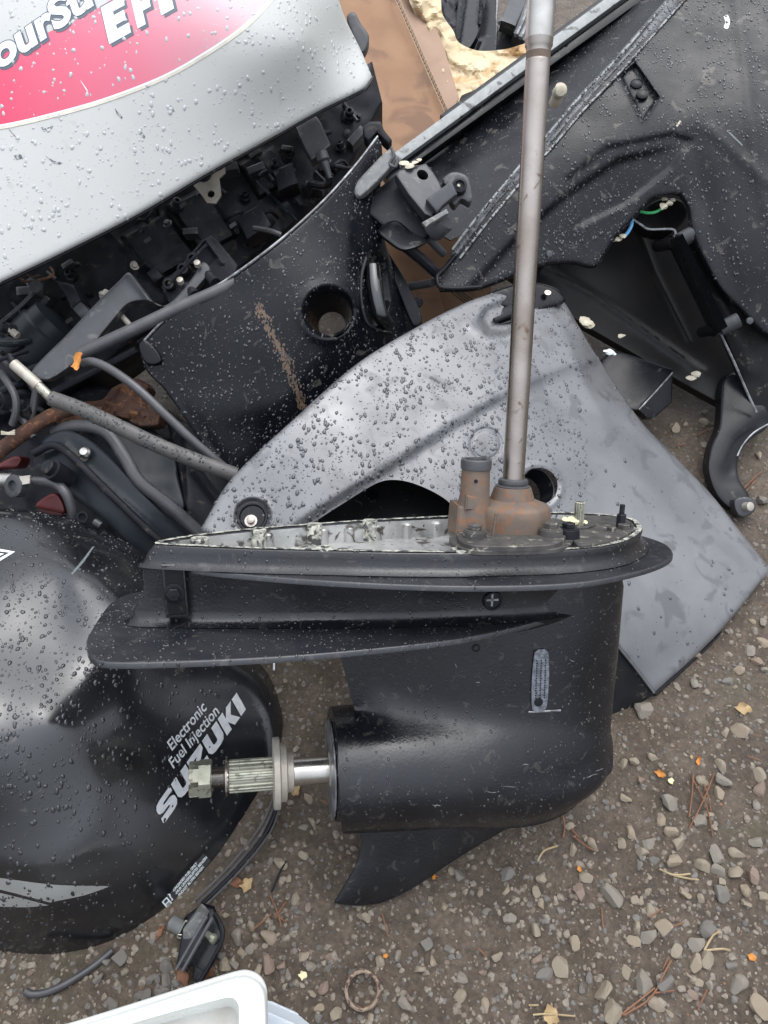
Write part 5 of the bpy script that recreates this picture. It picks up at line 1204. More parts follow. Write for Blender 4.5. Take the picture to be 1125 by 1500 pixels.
chunk('sheet', [(380, 350), (400, 210), (440, 160), (488, 150), (522, 215), (538, 250), (470, 340), (430, 372)], Surf([(400, 210, 1.86), (488, 150, 1.93), (470, 340, 1.74)], [f_noise(50, .01, 2)]), .006, M['cardboard'], cb2, (2, .001), 9)
hose('edge', [(486, 158, 1.915), (505, 190, 1.89), (524, 232, 1.86)], .003, M['cardboard_edge'], cb2, 6)
paS = Surf([(610, 0, 2.06), (690, 130, 1.98), (780, 70, 2.0), (680, 60, 2.08)], [lambda P: .10 * np.abs(fbm(P[:, 0] / 34, P[:, 1] / 34, 3)) + .05 * np.abs(fbm(P[:, 0] / 13 + 5, P[:, 1] / 13, 2)), f_ridge([(640, 20), (665, 90), (700, 100)], 10, .03), f_ridge([(600, -20), (625, 30), (655, 120)], 6, .025)])
pap = chunk('packing_paper', [(592, -30), (640, -30), (648, 20), (664, 45), (672, 62), (700, 74), (740, 72), (782, 62), (770, 90), (720, 122), (676, 140), (670, 152), (655, 120), (625, 60)], paS, .002, M['paper'], None, None, 4, cv=True, sharp=20)
tag(pap, 'crumpled pale yellow packing paper between the cardboard box and the far black parts', 'packing paper')

# ================================================================== FAR PARTS AT THE TOP
fpT = thing('far_outboard_parts', 'dark outboard mid-section parts far back at the top edge behind the packing paper', 'outboard part', at(720, 120, 2.3))
chunk('casting', [(640, -30), (690, -30), (672, 62), (655, 45)], Surf([(640, -30, 2.40), (690, -30, 2.38), (672, 62, 2.2)], [f_noise(9, .05, 3)]), .1, M['engine'], fpT, (2, .003), 4)
chunk('leg', [(678, -30), (712, -30), (705, 35), (686, 72), (668, 66)], Surf([(678, -30, 2.34), (712, -30, 2.34), (686, 72, 2.16)], [f_ridge([(685, -30), (672, 60)], 3, .02), f_ridge([(708, -30), (703, 35)], 2.5, .02)]), .08, M['black_plastic'], fpT, (3, .004), 4, cv=True)
chunk('leg', [(708, -30), (730, -30), (725, 80), (684, 78), (692, 60)], Surf([(708, -30, 2.42), (730, -30, 2.4), (690, 78, 2.2)], [f_ridge([(700, 60), (692, 78)], 5, .03)]), .08, M['black_plastic'], fpT, (2, .003), 5)
chunk('back_panel', [(728, 38), (760, 50), (790, 70), (790, 130), (724, 80)], 2.3, .05, M['bracket_grey'], fpT, (2, .003), 8)
hose('panel_edge', [(729, -30, 2.38), (727, 30, 2.28), (724, 78, 2.2)], .004, M['edge_worn'], fpT, 6)
for pl in ([(756, -30), (778, -30), (772, 0), (755, 38), (734, 30)], [(782, -30), (810, -30), (790, 30), (768, 60), (752, 48)]):
    chunk('rib_plate', pl, Surf([(pl[0][0], -30, 2.34), (pl[1][0], -30, 2.36), (pl[3][0], pl[3][1], 2.2)]), .05, M['bracket_grey'], fpT, (2.5, .004), 5)
for pts in ([(752, -10, 2.32), (742, 20, 2.26), (732, 34, 2.22)], [(778, -10, 2.31), (768, 25, 2.25), (756, 52, 2.2)], [(786, 5, 2.25), (770, 40, 2.2), (762, 56, 2.18)]): hose('rib', pts, .006, M['edge_worn'], fpT, 8)

# ================================================================== LONG BLACK TRAY (lower cowling), top right
trT = thing('lower_cowling', 'large black lower cowling with double rim and recessed catch leaning in the top right', 'lower cowling', at(1100, 560, 1.55))
def strip(name, line, w, D0, D1, thick, m, rnd=(2, .003), feats=()):
    """a straight rail: line of two pixel points, width in pixels"""
    a, b = np.array(line, float); d = (b - a) / np.linalg.norm(b - a); n = np.array([-d[1], d[0]]) * w / 2
    return chunk(name, [tuple(a - n), tuple(b - n), tuple(b + n), tuple(a + n)], Surf([(a[0], a[1], D0), (b[0], b[1], D1), (a[0] + n[0] * 3, a[1] + n[1] * 3, D0 - .004)], feats), thick, m, trT, rnd, 9)
M['rim_grey'] = mat('worn_rim_grey', (.075, .079, .087), (.125, .13, .138), 50, rough=.45, bump=.4, bscale=250, spots=(.03, .03, .033), sscale=40, samt=.42)
M['rail'] = mat('weathered_grey_rail', (.26, .275, .27), (.34, .355, .345), 60, rough=.5, bump=.5, bscale=200, spots=(.09, .09, .085), sscale=35, samt=.42)
strip('rear_bar', [(652, 178), (945, -35)], 24, 1.60, 1.78, .05, M['tray_black'], (7, .009))
strip('rear_bar', [(790, 75), (930, -25)], 20, 1.70, 1.84, .04, M['tray_black'], (6, .009))
railr = strip('rear_rail', [(560, 246), (952, -40)], 15, 1.52, 1.70, .03, M['rail'])
strip('rail_step', [(566, 262), (975, -32)], 13, 1.535, 1.71, .03, M['black_plastic'])
inS = Surf([(600, 300, 1.50), (700, 330, 1.40), (960, 0, 1.66), (1010, -20, 1.60), (640, 240, 1.58), (800, 160, 1.57)], [f_noise(60, .006, 2)])
inn = chunk('inner_wall', [(560, 262), (975, -24), (1060, -40), (1000, 20), (860, 150), (700, 330), (660, 352), (600, 320)], inS, .005, M['tray_black'], trT, (2, .001), 9)
tfS = Surf([(640, 420, 1.37), (636, 405, 1.38), (700, 330, 1.375), (760, 255, 1.38), (850, 150, 1.425), (1000, -10, 1.50), (1190, -30, 1.47), (1190, 250, 1.385), (1125, 490, 1.42), (1030, 330, 1.405), (870, 392, 1.42), (925, 318, 1.42), (985, 285, 1.415), (900, 200, 1.40), (780, 370, 1.385), (1060, 150, 1.40), (1100, 380, 1.395)],
           [f_step([(690, 420), (760, 345), (830, 285), (905, 235), (985, 215), (1010, 225)], 7, .012, lambda P: 1 - sstep(930, 1005, P[:, 0])), f_poly([(830, 262), (890, 215), (985, 196), (1012, 205), (985, 245), (915, 300), (850, 330)], -.007, 5),
            f_poly([(910, 112), (930, 92), (965, 142), (941, 176)], -.012, 2), f_ridge([(910, 112), (930, 92), (965, 142), (941, 176), (910, 112)], 3, .003),
            f_ridge([(1012, 205), (1040, 320), (1085, 450)], 16, -.004), f_ridge([(1075, -40), (1095, 120), (1110, 260), (1160, 420)], 9, .003), f_ridge([(1040, 190), (1120, 262), (1190, 300)], 10, .003), f_noise(60, .0025, 2)])
tr_out = curve([(636, 404, 1), (665, 370), (700, 326), (760, 256), (805, 205), (850, 152), (905, 95), (1000, -12), (1040, -50, 1), (1200, -50, 1), (1200, 520, 1), (1125, 492), (1085, 455), (1052, 420), (1025, 370), (1012, 335), (1008, 305), (996, 285, 1), (975, 287), (955, 292), (930, 318), (905, 345), (893, 362), (872, 391), (840, 386), (800, 388), (765, 400), (700, 424), (645, 427, 1)], 6)
trp = shell('front_panel', tr_out, tfS, M['tray_black'], trT, .006, (8, .006), 7, sharp=55)
lipc = curve([(664, 376), (700, 330), (760, 258), (805, 207), (850, 154), (905, 97), (1000, -10), (1030, -44)], 6, closed=False); ln_ = np.gradient(lipc, axis=0); ln_ = np.c_[-ln_[:, 1], ln_[:, 0]]; ln_ /= np.linalg.norm(ln_, axis=1)[:, None]; wl = np.interp(np.arange(len(lipc)), [0, 25, len(lipc)], [5, 11, 13])[:, None]
lipS = Surf([(640, 420, 1.362), (700, 330, 1.367), (760, 255, 1.372), (850, 150, 1.417), (1000, -10, 1.492), (900, 200, 1.395), (780, 370, 1.38), (1030, -44, 1.51), (700, 200, 1.42)], [around(lambda P: .004 * np.exp(-(dist(P, lipc) / 5) ** 2), lipc, 5)])
lip = shell('front_lip', np.concatenate([lipc - ln_ * wl, (lipc + ln_ * wl * .8)[::-1]]), lipS, M['rim_grey'], trT, .01, (3, .004), 6, sharp=60); drops_on(lip, 900, .0007, .0024, M['drop_dark'], seed=66)
for off, r, m in ((-9, .0022, 'rail'), (9, .0020, 'rail')):
    e = [(668, 372), (700, 330), (760, 258), (805, 207), (850, 154), (905, 97), (1000, -10), (1030, -42)]
    P = np.array([tfS.at(x + off * .62, y + off * .7, .004) for x, y in e]); V, Fs = tube_mesh(smooth3(P, 5), r, 10); rr = link('rim_bead', V, Fs, M[m], trT); drops_on(rr, 190, .0009, .0024, M['drop_dark'], seed=60 + off)
V, Fs = tube_mesh(smooth3(np.array([tfS.at(x, y, .002) for x, y in [(668, 372), (652, 392), (640, 406), (645, 420), (672, 422), (705, 420)]]), 5), .004, 10); link('corner_bead', V, Fs, M['tray_black'], trT)
lathe('catch_knob', tfS.at(932, 124), tfS.normal(900, 110), [(-.008, .0115), (.003, .011), (.005, .008), (.0055, .0001)], M['black_plastic'], trT, 20)
lathe('catch_knob', tfS.at(940, 141), tfS.normal(900, 110), [(-.008, .0115), (.0055, .011), (.0075, .007), (.0075, .0001)], M['black_plastic'], trT, 20)
lathe('peg', at(818, 136, 1.40), at(822, 132, 1.34) - at(818, 136, 1.40), [(0, .001), (0, .0115), (.025, .0115), (.05, .0115), (.06, .009), (.063, .003)], M['cream'], trT, 18)
hose('peg', [(812, 152, 1.42), (822, 128, 1.38)], .0105, mat('beige_rubber', (.42, .35, .26), (.48, .42, .33), 30, rough=.5), trT, 16)
sheet('white_mark', curve([(1060, 24), (1066, 22), (1069, 32), (1066, 42), (1060, 40), (1063, 32)], 4), tfS, M['decal_white'], trT, .0006)
sheet('scratch', np.array([(990, 184), (996, 176), (998, 178), (992, 186)], float), tfS, M['cream'], trT, .0006); sheet('scratch', np.array([(1066, 190), (1088, 212), (1087, 214), (1064, 192)], float), tfS, M['bluish_scratch'], trT, .0006)
for x0, y0 in ((804, 372), (1098, 470)): lathe('screw', tfS.at(x0, y0), tfS.normal(x0, y0), [(0, .007), (.003, .006), (.004, .0001)], M['bracket_grey'], trT, 10)
drops_on(trp, 3000, .0008, .003, M['drop_dark'], seed=70); drops_on(trp, 3600, .0003, .0010, M['drop_dark'], seed=71); drops_on(inn, 1100, .0006, .0018, M['drop_dark'], seed=72)
# dark inside of the cowling, its ridge, and the long screwed edge
M['inside_black'] = mat('cowling_inside', (.004, .004, .0045), (.009, .008, .0075), 20, rough=.4, ior=1.35, bump=.3, bscale=300)
idS = Surf([(760, 400, 1.52), (870, 380, 1.56), (985, 300, 1.60), (1060, 480, 1.55), (1110, 620, 1.50), (1000, 570, 1.53), (860, 480, 1.55)], [f_ridge([(795, 392), (870, 432), (960, 495), (1030, 545)], 6, .006), f_ridge([(930, 320), (960, 400), (1010, 500)], 4, .002)])
chunk('inside_wall', [(740, 400), (800, 380), (870, 370), (925, 300), (1000, 270), (1060, 300), (1140, 480), (1140, 600), (1108, 625), (1060, 595), (1000, 562), (930, 520), (860, 480), (800, 440)], idS, .03, M['inside_black'], trT, (3, .004), 8)
edS = Surf([(990, 350, 1.44), (1056, 482, 1.42), (1112, 612, 1.455)])
chunk('screwed_edge', [(982, 345), (1000, 342), (1066, 478), (1052, 490)], edS, .025, M['black_plastic'], trT, (2.5, .003), 6)
hose('edge_lip', [(928, 322, 1.47), (940, 330, 1.47), (952, 336, 1.465), (985, 336, 1.45), (990, 345, 1.44)], .0022, M['edge_worn'], trT, 6)
hose('edge_lip', [(1056, 490, 1.42), (1075, 530, 1.43), (1096, 578, 1.445), (1108, 604, 1.45)], .0022, M['edge_worn'], trT, 6)
for x, y, r in ((993, 354, .0145), (1058, 480, .0135)):
    b = edS.at(x, y, .0); n = edS.normal(x, y); lathe('screw_boss', b, n, [(-.03, r * 1.02), (.004, r), (.005, r * .85), (.005, r * .45), (.002, r * .42), (.002, .0001)], M['bracket_grey'], trT, 20)
    hose('boss_stem', [(x - 4, y + 2, 1.45), (x - 30, y + 6, 1.52)], r * .8, M['black_matt'], trT, 14)
    lathe('screw', b + n * .001, n, [(0, r * .42), (.003, r * .38), (.0035, .0001)], M['bright_steel'], trT, 10)
seS = Surf([(1008, 330, 1.42), (1140, 480, 1.44), (1110, 620, 1.46)])
chunk('lower_side', [(1000, 345), (1014, 330), (1052, 415), (1090, 455), (1140, 490), (1140, 615), (1112, 622), (1086, 550), (1062, 492)], Surf([(1008, 340, 1.46), (1140, 490, 1.45), (1110, 620, 1.47)], [f_ridge([(1060, 440), (1100, 540)], 14, .008)]), .02, M['black_matt'], trT, (2, .002), 7)
# wires seen through the gap
def loose(name, label, cat, pts, r, m, seg=8): o = hose(name, pts, r, m, None, seg); tag(o, label, cat); return o
loose('wire', 'short blue wire with a cream end poking from the gap under the lower cowling', 'wire', [(926, 318, 1.455), (925, 330, 1.45), (920, 340, 1.448), (914, 347, 1.448)], .0032, M['wire_blue'])
crumb = crumbs('sealant_blob', [(at(905, 350, 1.445), .010), (at(913, 346, 1.442), .007), (at(898, 352, 1.45), .006)], M['cream'], None, seed=3); tag(crumb, 'cream sealant blob at the end of the blue wire', 'sealant blob')
loose('wire', 'short green wire crossing the gap beside the lower cowling', 'wire', [(938, 310, 1.455), (950, 312, 1.45), (962, 310, 1.445), (972, 303, 1.44)], .0026, M['wire_green'])
twig = crumbs('sealant_blob', [(at(972, 302, 1.435), .008), (at(980, 297, 1.433), .007), (at(986, 293, 1.435), .005), (at(974, 292, 1.44), .007), (at(972, 285, 1.445), .005)], M['cream'], None, seed=4, flat=.9); tag(twig, 'cream lump joined to the green wire in the gap of the lower cowling', 'sealant blob')
bk = chunk('dark_grommet', [(932, 320), (950, 300), (975, 290), (1000, 295), (1008, 315), (985, 338), (955, 338)], 1.50, .04, M['black_matt'], trT, (4, .006), 5, cv=True)
for lab, pts, r, m in (('pale crumbly lump in the dark behind the top of the grey panel', [(857, 470), (862, 475)], .015, 'cream'), ('small cream flake in the dark under the lower cowling', [(911, 492)], .008, 'cream'),
                       ('white torn flake on the edge of the small black box', [(890, 514), (893, 515), (897, 517)], .009, 'decal_white'), ('cream lump on the mud below the lower cowling', [(1013, 554), (1020, 548)], .011, 'cream')):
    o = crumbs('debris_lump', [(at(x, y, 1.46 if x < 900 else 1.50), r * (1 - .08 * i)) for i, (x, y) in enumerate(pts)], M[m], None, seed=int(pts[0][0])); tag(o, lab, 'debris')
# small black box part and black fin
sbT = thing('black_box_part', 'small black box-shaped plastic part between the grey panel and the lower cowling', 'plastic part', at(940, 605, 1.5))
chunk('top_face', [(878, 530), (900, 512), (986, 541), (984, 548), (934, 600), (910, 600)], Surf([(880, 530, 1.50), (986, 543, 1.48), (934, 600, 1.44)]), .03, M['black_plastic'], sbT, (2.5, .003), 7)
chunk('front_face', [(935, 600), (985, 547), (984, 590), (958, 612), (948, 612)], Surf([(935, 600, 1.445), (985, 547, 1.485), (960, 612, 1.46)]), .03, M['black_plastic'], sbT, (2, .002), 7)
hose('worn_edge', [(936, 600, 1.437), (962, 572, 1.455), (985, 546, 1.477)], .0016, M['edge_worn'], sbT, 6)
finT = thing('black_fin', 'curved black fin-like plastic piece with a bolt standing on the mud at the right edge', 'plastic fin', at(1080, 755, 1.4))
fnS = Surf([(1060, 590, 1.48), (1125, 620, 1.45), (1090, 745, 1.40), (1040, 690, 1.43)], [f_ridge([(1124, 622), (1088, 652), (1074, 690)], 16, -.012)])
chunk('fin', [(1058, 560), (1075, 545), (1100, 560), (1120, 590), (1128, 612), (1122, 628), (1098, 645), (1082, 668), (1082, 700), (1098, 728), (1094, 752), (1078, 752), (1050, 728), (1036, 690), (1040, 655), (1052, 625)], fnS, .02, M['black_plastic'], finT, (5, .006), 5, cv=True)
hose('worn_edge', [(1126, 621, 1.44), (1104, 634, 1.435), (1088, 652, 1.43), (1080, 668, 1.425)], .0016, M['edge_worn'], finT, 6)
chunk('lug', [(1076, 732), (1096, 728), (1106, 738), (1104, 750), (1088, 758), (1078, 750)], 1.385, .02, M['bracket_grey'], finT, (3, .004), 4, cv=True)
lathe('bolt_head', at(1097, 742, 1.378), BACK + RIGHT * .3, [(-.01, .008), (.004, .008), (.005, .006), (.005, .0001)], M['washer'], finT, 12)

# ================================================================== LATCH ASSEMBLY on the left end of the tray
laT = thing('latch_assembly', 'grey latch and seal bracket bolted at the left end of the long black tray', 'latch', at(600, 340, 1.36))
chunk('mount_plate', [(525, 300), (585, 252), (640, 330), (620, 352), (600, 345), (560, 330)], Surf([(525, 300, 1.36), (585, 252, 1.37), (620, 352, 1.34)]), .03, M['engine'], laT, (4, .004), 6)
chunk('seal_strip', [(517, 276), (530, 258), (572, 217), (580, 226), (574, 244), (526, 290)], Surf([(517, 276, 1.33), (576, 220, 1.34), (526, 290, 1.325)]), .016, M['worn_plastic'], laT, (5, .006), 4, cv=True)
hose('seal_lip', [(573, 216, 1.335), (577, 228, 1.332), (571, 240, 1.335), (580, 244, 1.33), (583, 232, 1.33), (588, 246, 1.33)], .0028, M['rubber'], laT, 8)
chunk('hook', [(531, 186), (541, 178), (558, 178), (562, 190), (574, 205), (570, 212), (556, 198), (552, 194), (540, 208), (533, 200)], 1.37, .03, M['engine'], laT, (3, .004), 4)
chunk('latch_body', [(579, 256), (586, 248), (624, 240), (634, 252), (652, 280), (650, 292), (632, 318), (622, 314), (598, 285)], Surf([(579, 256, 1.32), (628, 242, 1.33), (626, 316, 1.30)]), .03, M['bracket_grey'], laT, (3, .004), 4, holes=[circ(619, 256, 9, 14, 7, .6)])
chunk('latch_back', [(600, 240), (632, 245), (632, 270), (602, 270)], 1.36, .01, M['engine'], laT, (2, .002), 8)
chunk('latch_arm', [(624, 292), (652, 272), (660, 262), (670, 284), (648, 302), (640, 312)], 1.29, .014, M['bracket_grey'], laT, (2.5, .003), 4)
chunk('latch_eye', [(648, 266), (655, 256), (668, 252), (684, 258), (690, 272), (692, 290), (688, 298), (676, 292), (666, 302), (658, 290), (664, 280)], 1.31, .02, M['bracket_grey'], laT, (3, .004), 4, cv=True)
lathe('eye_bolt', at(673, 273, 1.30), BACK, [(-.01, .0125), (.006, .012), (.007, .008), (.003, .007), (.003, .004), (.001, .0001)], M['engine'], laT, 20)
lathe('eye_screw', at(672, 272, 1.294), BACK, [(0, .003), (.002, .0026), (.0022, .0001)], M['brass_steel'], laT, 8)
chunk('latch_slot', [(618, 326), (654, 306), (657, 312), (624, 332)], 1.29, .01, M['worn_plastic'], laT, (2, .002), 6)
lathe('barrel', at(632, 340, 1.34), at(652, 322, 1.32) - at(632, 340, 1.34), [(0, .018), (.004, .020), (.03, .020), (.033, .018)], M['bracket_grey'], laT, 18)
chunk('lower_tab', [(554, 338), (578, 322), (604, 340), (625, 352), (610, 362), (590, 366), (572, 356)], Surf([(554, 338, 1.33), (578, 322, 1.35), (605, 362, 1.30)]), .008, M['black_plastic'], laT, (4, .005), 4, cv=True)
hose('strut', [(590, 358, 1.34), (615, 378, 1.36), (645, 405, 1.39)], .010, M['engine'], laT, 10); hose('strut', [(628, 350, 1.35), (650, 372, 1.38)], .007, M['bracket_grey'], laT, 10)
hose('cross_rod', [(580, 421, 1.44), (605, 419, 1.42), (634, 414, 1.38)], .0075, M['rubber'], laT, 12)
for k in range(4): hose('thin_cable', [(645 + k * 4, 405 + k * 2, 1.40), (662 + k * 5, 428, 1.43), (690 + k * 6, 450, 1.47)], .0012, M['bracket_grey'], laT, 5)
lathe('rivet', at(612, 443, 1.42), BACK, [(0, .010), (.006, .009), (.008, .0001)], M['engine'], laT, 12)
o = crumbs('sealant_blob', [(at(592, 239, 1.325), .009), (at(600, 243, 1.322), .008), (at(608, 238, 1.325), .007), (at(614, 234, 1.33), .005)], M['cream'], None, seed=9); tag(o, 'cream lump of old sealant on top of the grey latch', 'sealant blob')

# ================================================================== CLAMP BRACKET AND TUBES, left middle
clT = thing('clamp_bracket', 'black clamp bracket arms with tubes and steel fittings left of the black leg cover', 'clamp bracket', at(160, 790, 1.4))
chunk('arm', [(60, 650), (90, 630), (125, 640), (165, 672), (235, 745), (300, 800), (330, 830), (230, 830), (150, 760), (90, 715), (70, 690)], Surf([(60, 650, 1.24), (300, 800, 1.27), (90, 715, 1.24), (200, 760, 1.22)], [f_ridge([(60, 668), (95, 652), (130, 690), (190, 745), (280, 830)], 6, .008)]), .05, M['engine_blue'], clT, (6, .008), 6, cv=True)
hose('arm_rim', [(50, 664, 1.225), (78, 652, 1.215), (105, 668, 1.21), (150, 712, 1.205), (215, 775, 1.215), (260, 815, 1.23)], .0065, M['engine'], clT, 12)
hose('arm_rim', [(50, 705, 1.22), (80, 708, 1.21), (96, 722, 1.205), (105, 745, 1.21), (108, 765, 1.22)], .008, M['rubber'], clT, 12)
hose('tube', [(80, 632, 1.27), (115, 624, 1.25), (155, 632, 1.235), (182, 668, 1.225), (205, 706, 1.22), (250, 742, 1.23), (300, 788, 1.25)], .0105, M['rubber'], clT, 14)
chunk('gusset', [(150, 620), (190, 615), (250, 650), (262, 700), (270, 745), (235, 735), (205, 700), (180, 655)], Surf([(150, 620, 1.32), (262, 650, 1.34), (260, 745, 1.30)], [f_noise(30, .01, 2)]), .02, M['engine_blue'], clT, (4, .005), 6, cv=True)
chunk('side_plate', [(240, 600), (275, 620), (330, 690), (345, 725), (305, 790), (275, 760), (262, 690)], Surf([(240, 600, 1.36), (345, 725, 1.30), (275, 760, 1.30)], [f_ridge([(262, 640), (268, 740)], 6, .01), f_ridge([(285, 690), (320, 735)], 6, .008)]), .03, M['engine'], clT, (4, .006), 6)
chunk('back_block', [(-60, 590), (60, 560), (200, 570), (300, 640), (330, 760), (250, 860), (60, 800), (-60, 780)], Surf([(-60, 590, 1.44), (300, 640, 1.42), (100, 800, 1.36)], [f_noise(34, .03, 3)]), .05, M['engine'], clT, (6, .01), 8)
lathe('pivot_knob', at(80, 690, 1.20), BACK * 1 + RIGHT * -.5 + UP * .5, [(-.03, .015), (0, .0165), (.006, .0165), (.007, .012), (.016, .0125), (.018, .010), (.018, .0001)], M['engine'], clT, 20)
lathe('bolt_head', at(125, 664, 1.225), BACK + UP * .3, [(-.004, .006), (0, .0095), (.005, .0095), (.009, .006), (.010, .0001)], M['bright_steel'], clT, 14)
hose('bolt_stem', [(125, 668, 1.23), (120, 680, 1.235)], .006, M['washer'], clT, 10)
hose('steel_rod', [(-20, 703, 1.22), (6, 703, 1.215), (20, 703, 1.21)], .011, M['bright_steel'], clT, 16)
lathe('rod_clamp', at(22, 712, 1.20), BACK + RIGHT * -.4, [(-.012, .017), (.004, .018), (.006, .015), (.006, .009), (0, .008), (0, .0001)], M['bracket_grey'], clT, 20)
chunk('clamp_tab', [(28, 698), (44, 696), (43, 708), (32, 710)], 1.19, .004, M['washer'], clT, (1, .001))
lathe('small_hole', at(121, 757, 1.195), BACK, [(0, .009), (.002, .009), (.002, .006), (0, .0055), (0, .0001)], M['engine'], clT, 14)
hose('steel_tip', [(138, 764, 1.20), (148, 770, 1.20)], .006, M['bracket_grey'], clT, 10)
for pl, D in (([(0, 678), (20, 668), (32, 670), (26, 684), (0, 686), (-20, 690)], 1.30), ([(52, 742), (62, 730), (80, 722), (92, 735), (94, 752), (72, 748)], 1.26)):
    o = chunk('red_part', pl, D, .03, M['red'], None, (4, .005), 4, cv=True); tag(o, 'faded red plastic %s' % ('cap at the left edge beside the rusty tube' if D == 1.30 else 'piece showing under the clamp bracket arm'), 'red plastic')
o = hose('rusty_tube', [(-15, 672, 1.26), (30, 638, 1.25), (70, 612, 1.25), (104, 598, 1.265)], .012, M['rust'], None, 14); tag(o, 'rusty brown steel tube at the left edge below the silver-tipped cable', 'steel tube')
rS = Surf([(110, 590, 1.34), (220, 560, 1.34), (180, 630, 1.31)], [f_noise(14, .03, 3)])
o = chunk('rusty_lump', [(80, 605), (112, 590), (150, 585), (165, 568), (200, 555), (218, 568), (212, 588), (232, 600), (232, 622), (205, 625), (170, 610), (130, 625), (92, 628)], rS, .04, M['rust'], None, (5, .008), 4, cv=True); tag(o, 'lump of flaking rusty steel in the dark under the thin hose', 'rusty steel')
hzT = thing('control_cable', 'thick grey rubber cable with a pale metal ferrule running down to the grey panel', 'control cable', at(342, 694, 1.2))
hose('sleeve', [(76, 584, 1.165), (120, 600, 1.155), (180, 628, 1.15), (230, 652, 1.15), (290, 676, 1.155), (346, 696, 1.165)], [.0085] * 6 + [.0095] * 6 + [.011] * 6 + [.0125] * 6 + [.0135] * 7 if False else .0118, M['hose'], hzT, 16)
hose('ferrule', [(20, 533, 1.17), (44, 554, 1.168), (56, 565, 1.168)], .0085, M['washer'], hzT, 16); hose('ferrule', [(54, 563, 1.168), (75, 583, 1.166)], .0075, M['brass_steel'], hzT, 16)
hose('black_end', [(14, 520, 1.175), (22, 535, 1.171)], .0045, M['engine'], hzT, 10)
o = hose('thin_hose', [(122, 532, 1.20), (136, 530, 1.19), (160, 540, 1.18), (200, 568, 1.17), (245, 610, 1.17), (290, 652, 1.18), (338, 692, 1.20)], .0068, M['rubber'], None, 12); tag(o, 'thin smooth grey hose curving over the thick cable', 'hose')
drops_on([c for c in hzT.children if c.name.startswith('sleeve')][0], 230, .0008, .002, M['drop_dark'], seed=80)
for pts in ([(0, 545, 1.24), (20, 575, 1.23), (24, 600, 1.23), (18, 622, 1.24)], [(-5, 575, 1.26), (30, 610, 1.25), (50, 640, 1.25)], [(55, 560, 1.26), (48, 600, 1.26), (40, 640, 1.26)]): hose('cable', pts, .006, M['rubber'], clT, 10)
for k in range(3): hose('frayed_strand', [(2, 632 + k * 2, 1.235), (12, 634 + k, 1.23), (22, 630 + k * 3, 1.23)], .0014, M['cream'], clT, 5)

def leaf(name, px, py, D, r, m, label, seed, nrm=None, seg=16, asp=.55, rot=0.0, ground_=False):
    q = np.random.default_rng(seed); c = ground_at(px, py) + (0, 0, .003) if ground_ else at(px, py, D); n = np.array([0, 0, 1.]) if ground_ else (BACK + UP * .4 if nrm is None else nrm)
    x, y, z = frame_of(n); th = np.linspace(0, 2 * np.pi, seg, endpoint=False); rad = r * (1 + .16 * np.sin(th * 5 + q.uniform(0, 6)) + .1 * q.normal(size=seg))
    e = np.stack([rad * np.cos(th), rad * asp * np.sin(th)], 1); cr, sr = math.cos(rot), math.sin(rot); e = np.stack([e[:, 0] * cr - e[:, 1] * sr, e[:, 0] * sr + e[:, 1] * cr], 1)
    V = [c + z * .001]; 
    for f in (.5, 1.0):
        for a, b in e * f: V.append(c + a * x + b * y + z * (r * .32 * f * f * (.6 + math.sin(a / r * 3 + b / r * 2.3)) + .0004))
    V = np.array(V); Fs = [(0, 1 + j, 1 + (j + 1) % seg) for j in range(seg)] + [(1 + j, 1 + seg + j, 1 + seg + (j + 1) % seg, 1 + (j + 1) % seg) for j in range(seg)]
    V2 = np.concatenate([V, V - z * .0006]); k = len(V); Fs2 = Fs + [tuple(i + k for i in f[::-1]) for f in Fs] + [(1 + seg + j, 1 + seg + j + k, 1 + seg + (j + 1) % seg + k, 1 + seg + (j + 1) % seg) for j in range(seg)]
    o = link(name, V2, Fs2, m, None, sharp=40); tag(o, label, 'leaf'); return o
leaf('leaf', 114, 530, 1.185, .0145, M['leaf'], 'bright orange leaf scrap caught on the end of the black tube', 1, asp=.5, rot=1.4)

# ================================================================== WHITE TUB, bottom edge
tub = thing('white_tub', 'white plastic tub corner at the bottom edge, open and murky inside', 'plastic tub', at(250, 1560, .86))
tubS = Surf([(130, 1500, .80), (360, 1432, .835), (390, 1600, .78)])
tub_out = curve([(-160, 1586, 1), (100, 1508), (335, 1434), (360, 1430), (380, 1440), (389, 1462), (392, 1700, 1), (-160, 1700, 1)], 7)
tub_in = curve([(-120, 1596, 1), (200, 1497), (328, 1462), (342, 1462), (350, 1474), (354, 1700 - 8, 1), (-120, 1692, 1)], 7)
shell('rim', tub_out, tubS, M['white_tub'], tub, .012, (7, .006), 8, holes=[tub_in], sharp=60)
V, T = tri2d(tub_out, [tub_in], 9, (1,)); 
def tpx(l, z): P = tubS.pts(l); d = np.array([0, 0, -1.]); return P + d * z
for nm, l, sc, z0, z1, m in (('inner_wall', tub_in, .985, .001, .045, 'white_tub'), ('outer_wall', tub_out, .985, .006, .075, 'white_tub')):
    c = l.mean(0); A = tubS.pts(l if nm == 'inner_wall' else c + (l - c) * .985) - (0, 0, z0); B = tubS.pts(c + (l - c) * (.94)) - (0, 0, z1); n = len(l); V = np.concatenate([A, B]); link(nm, V, [(j, (j+1) % n, n + (j+1) % n, n + j) for j in range(n)], M[m], tub)
c = tub_in.mean(0); B = tubS.pts(c + (tub_in - c) * .95) - (0, 0, .040); link('murky_contents', B, [tuple(range(len(B)))], M['tub_inside'], tub)
link('base', tubS.pts(c + (tub_out - c) * .94) - (0, 0, .074), [tuple(range(len(tub_out)))], M['white_tub'], tub)
hose('rim_groove', [(150, 1500, .796), (330, 1446, .828), (362, 1442, .832), (378, 1462, .829), (381, 1560, .79)], .0012, M['white_tub'], tub, 6)
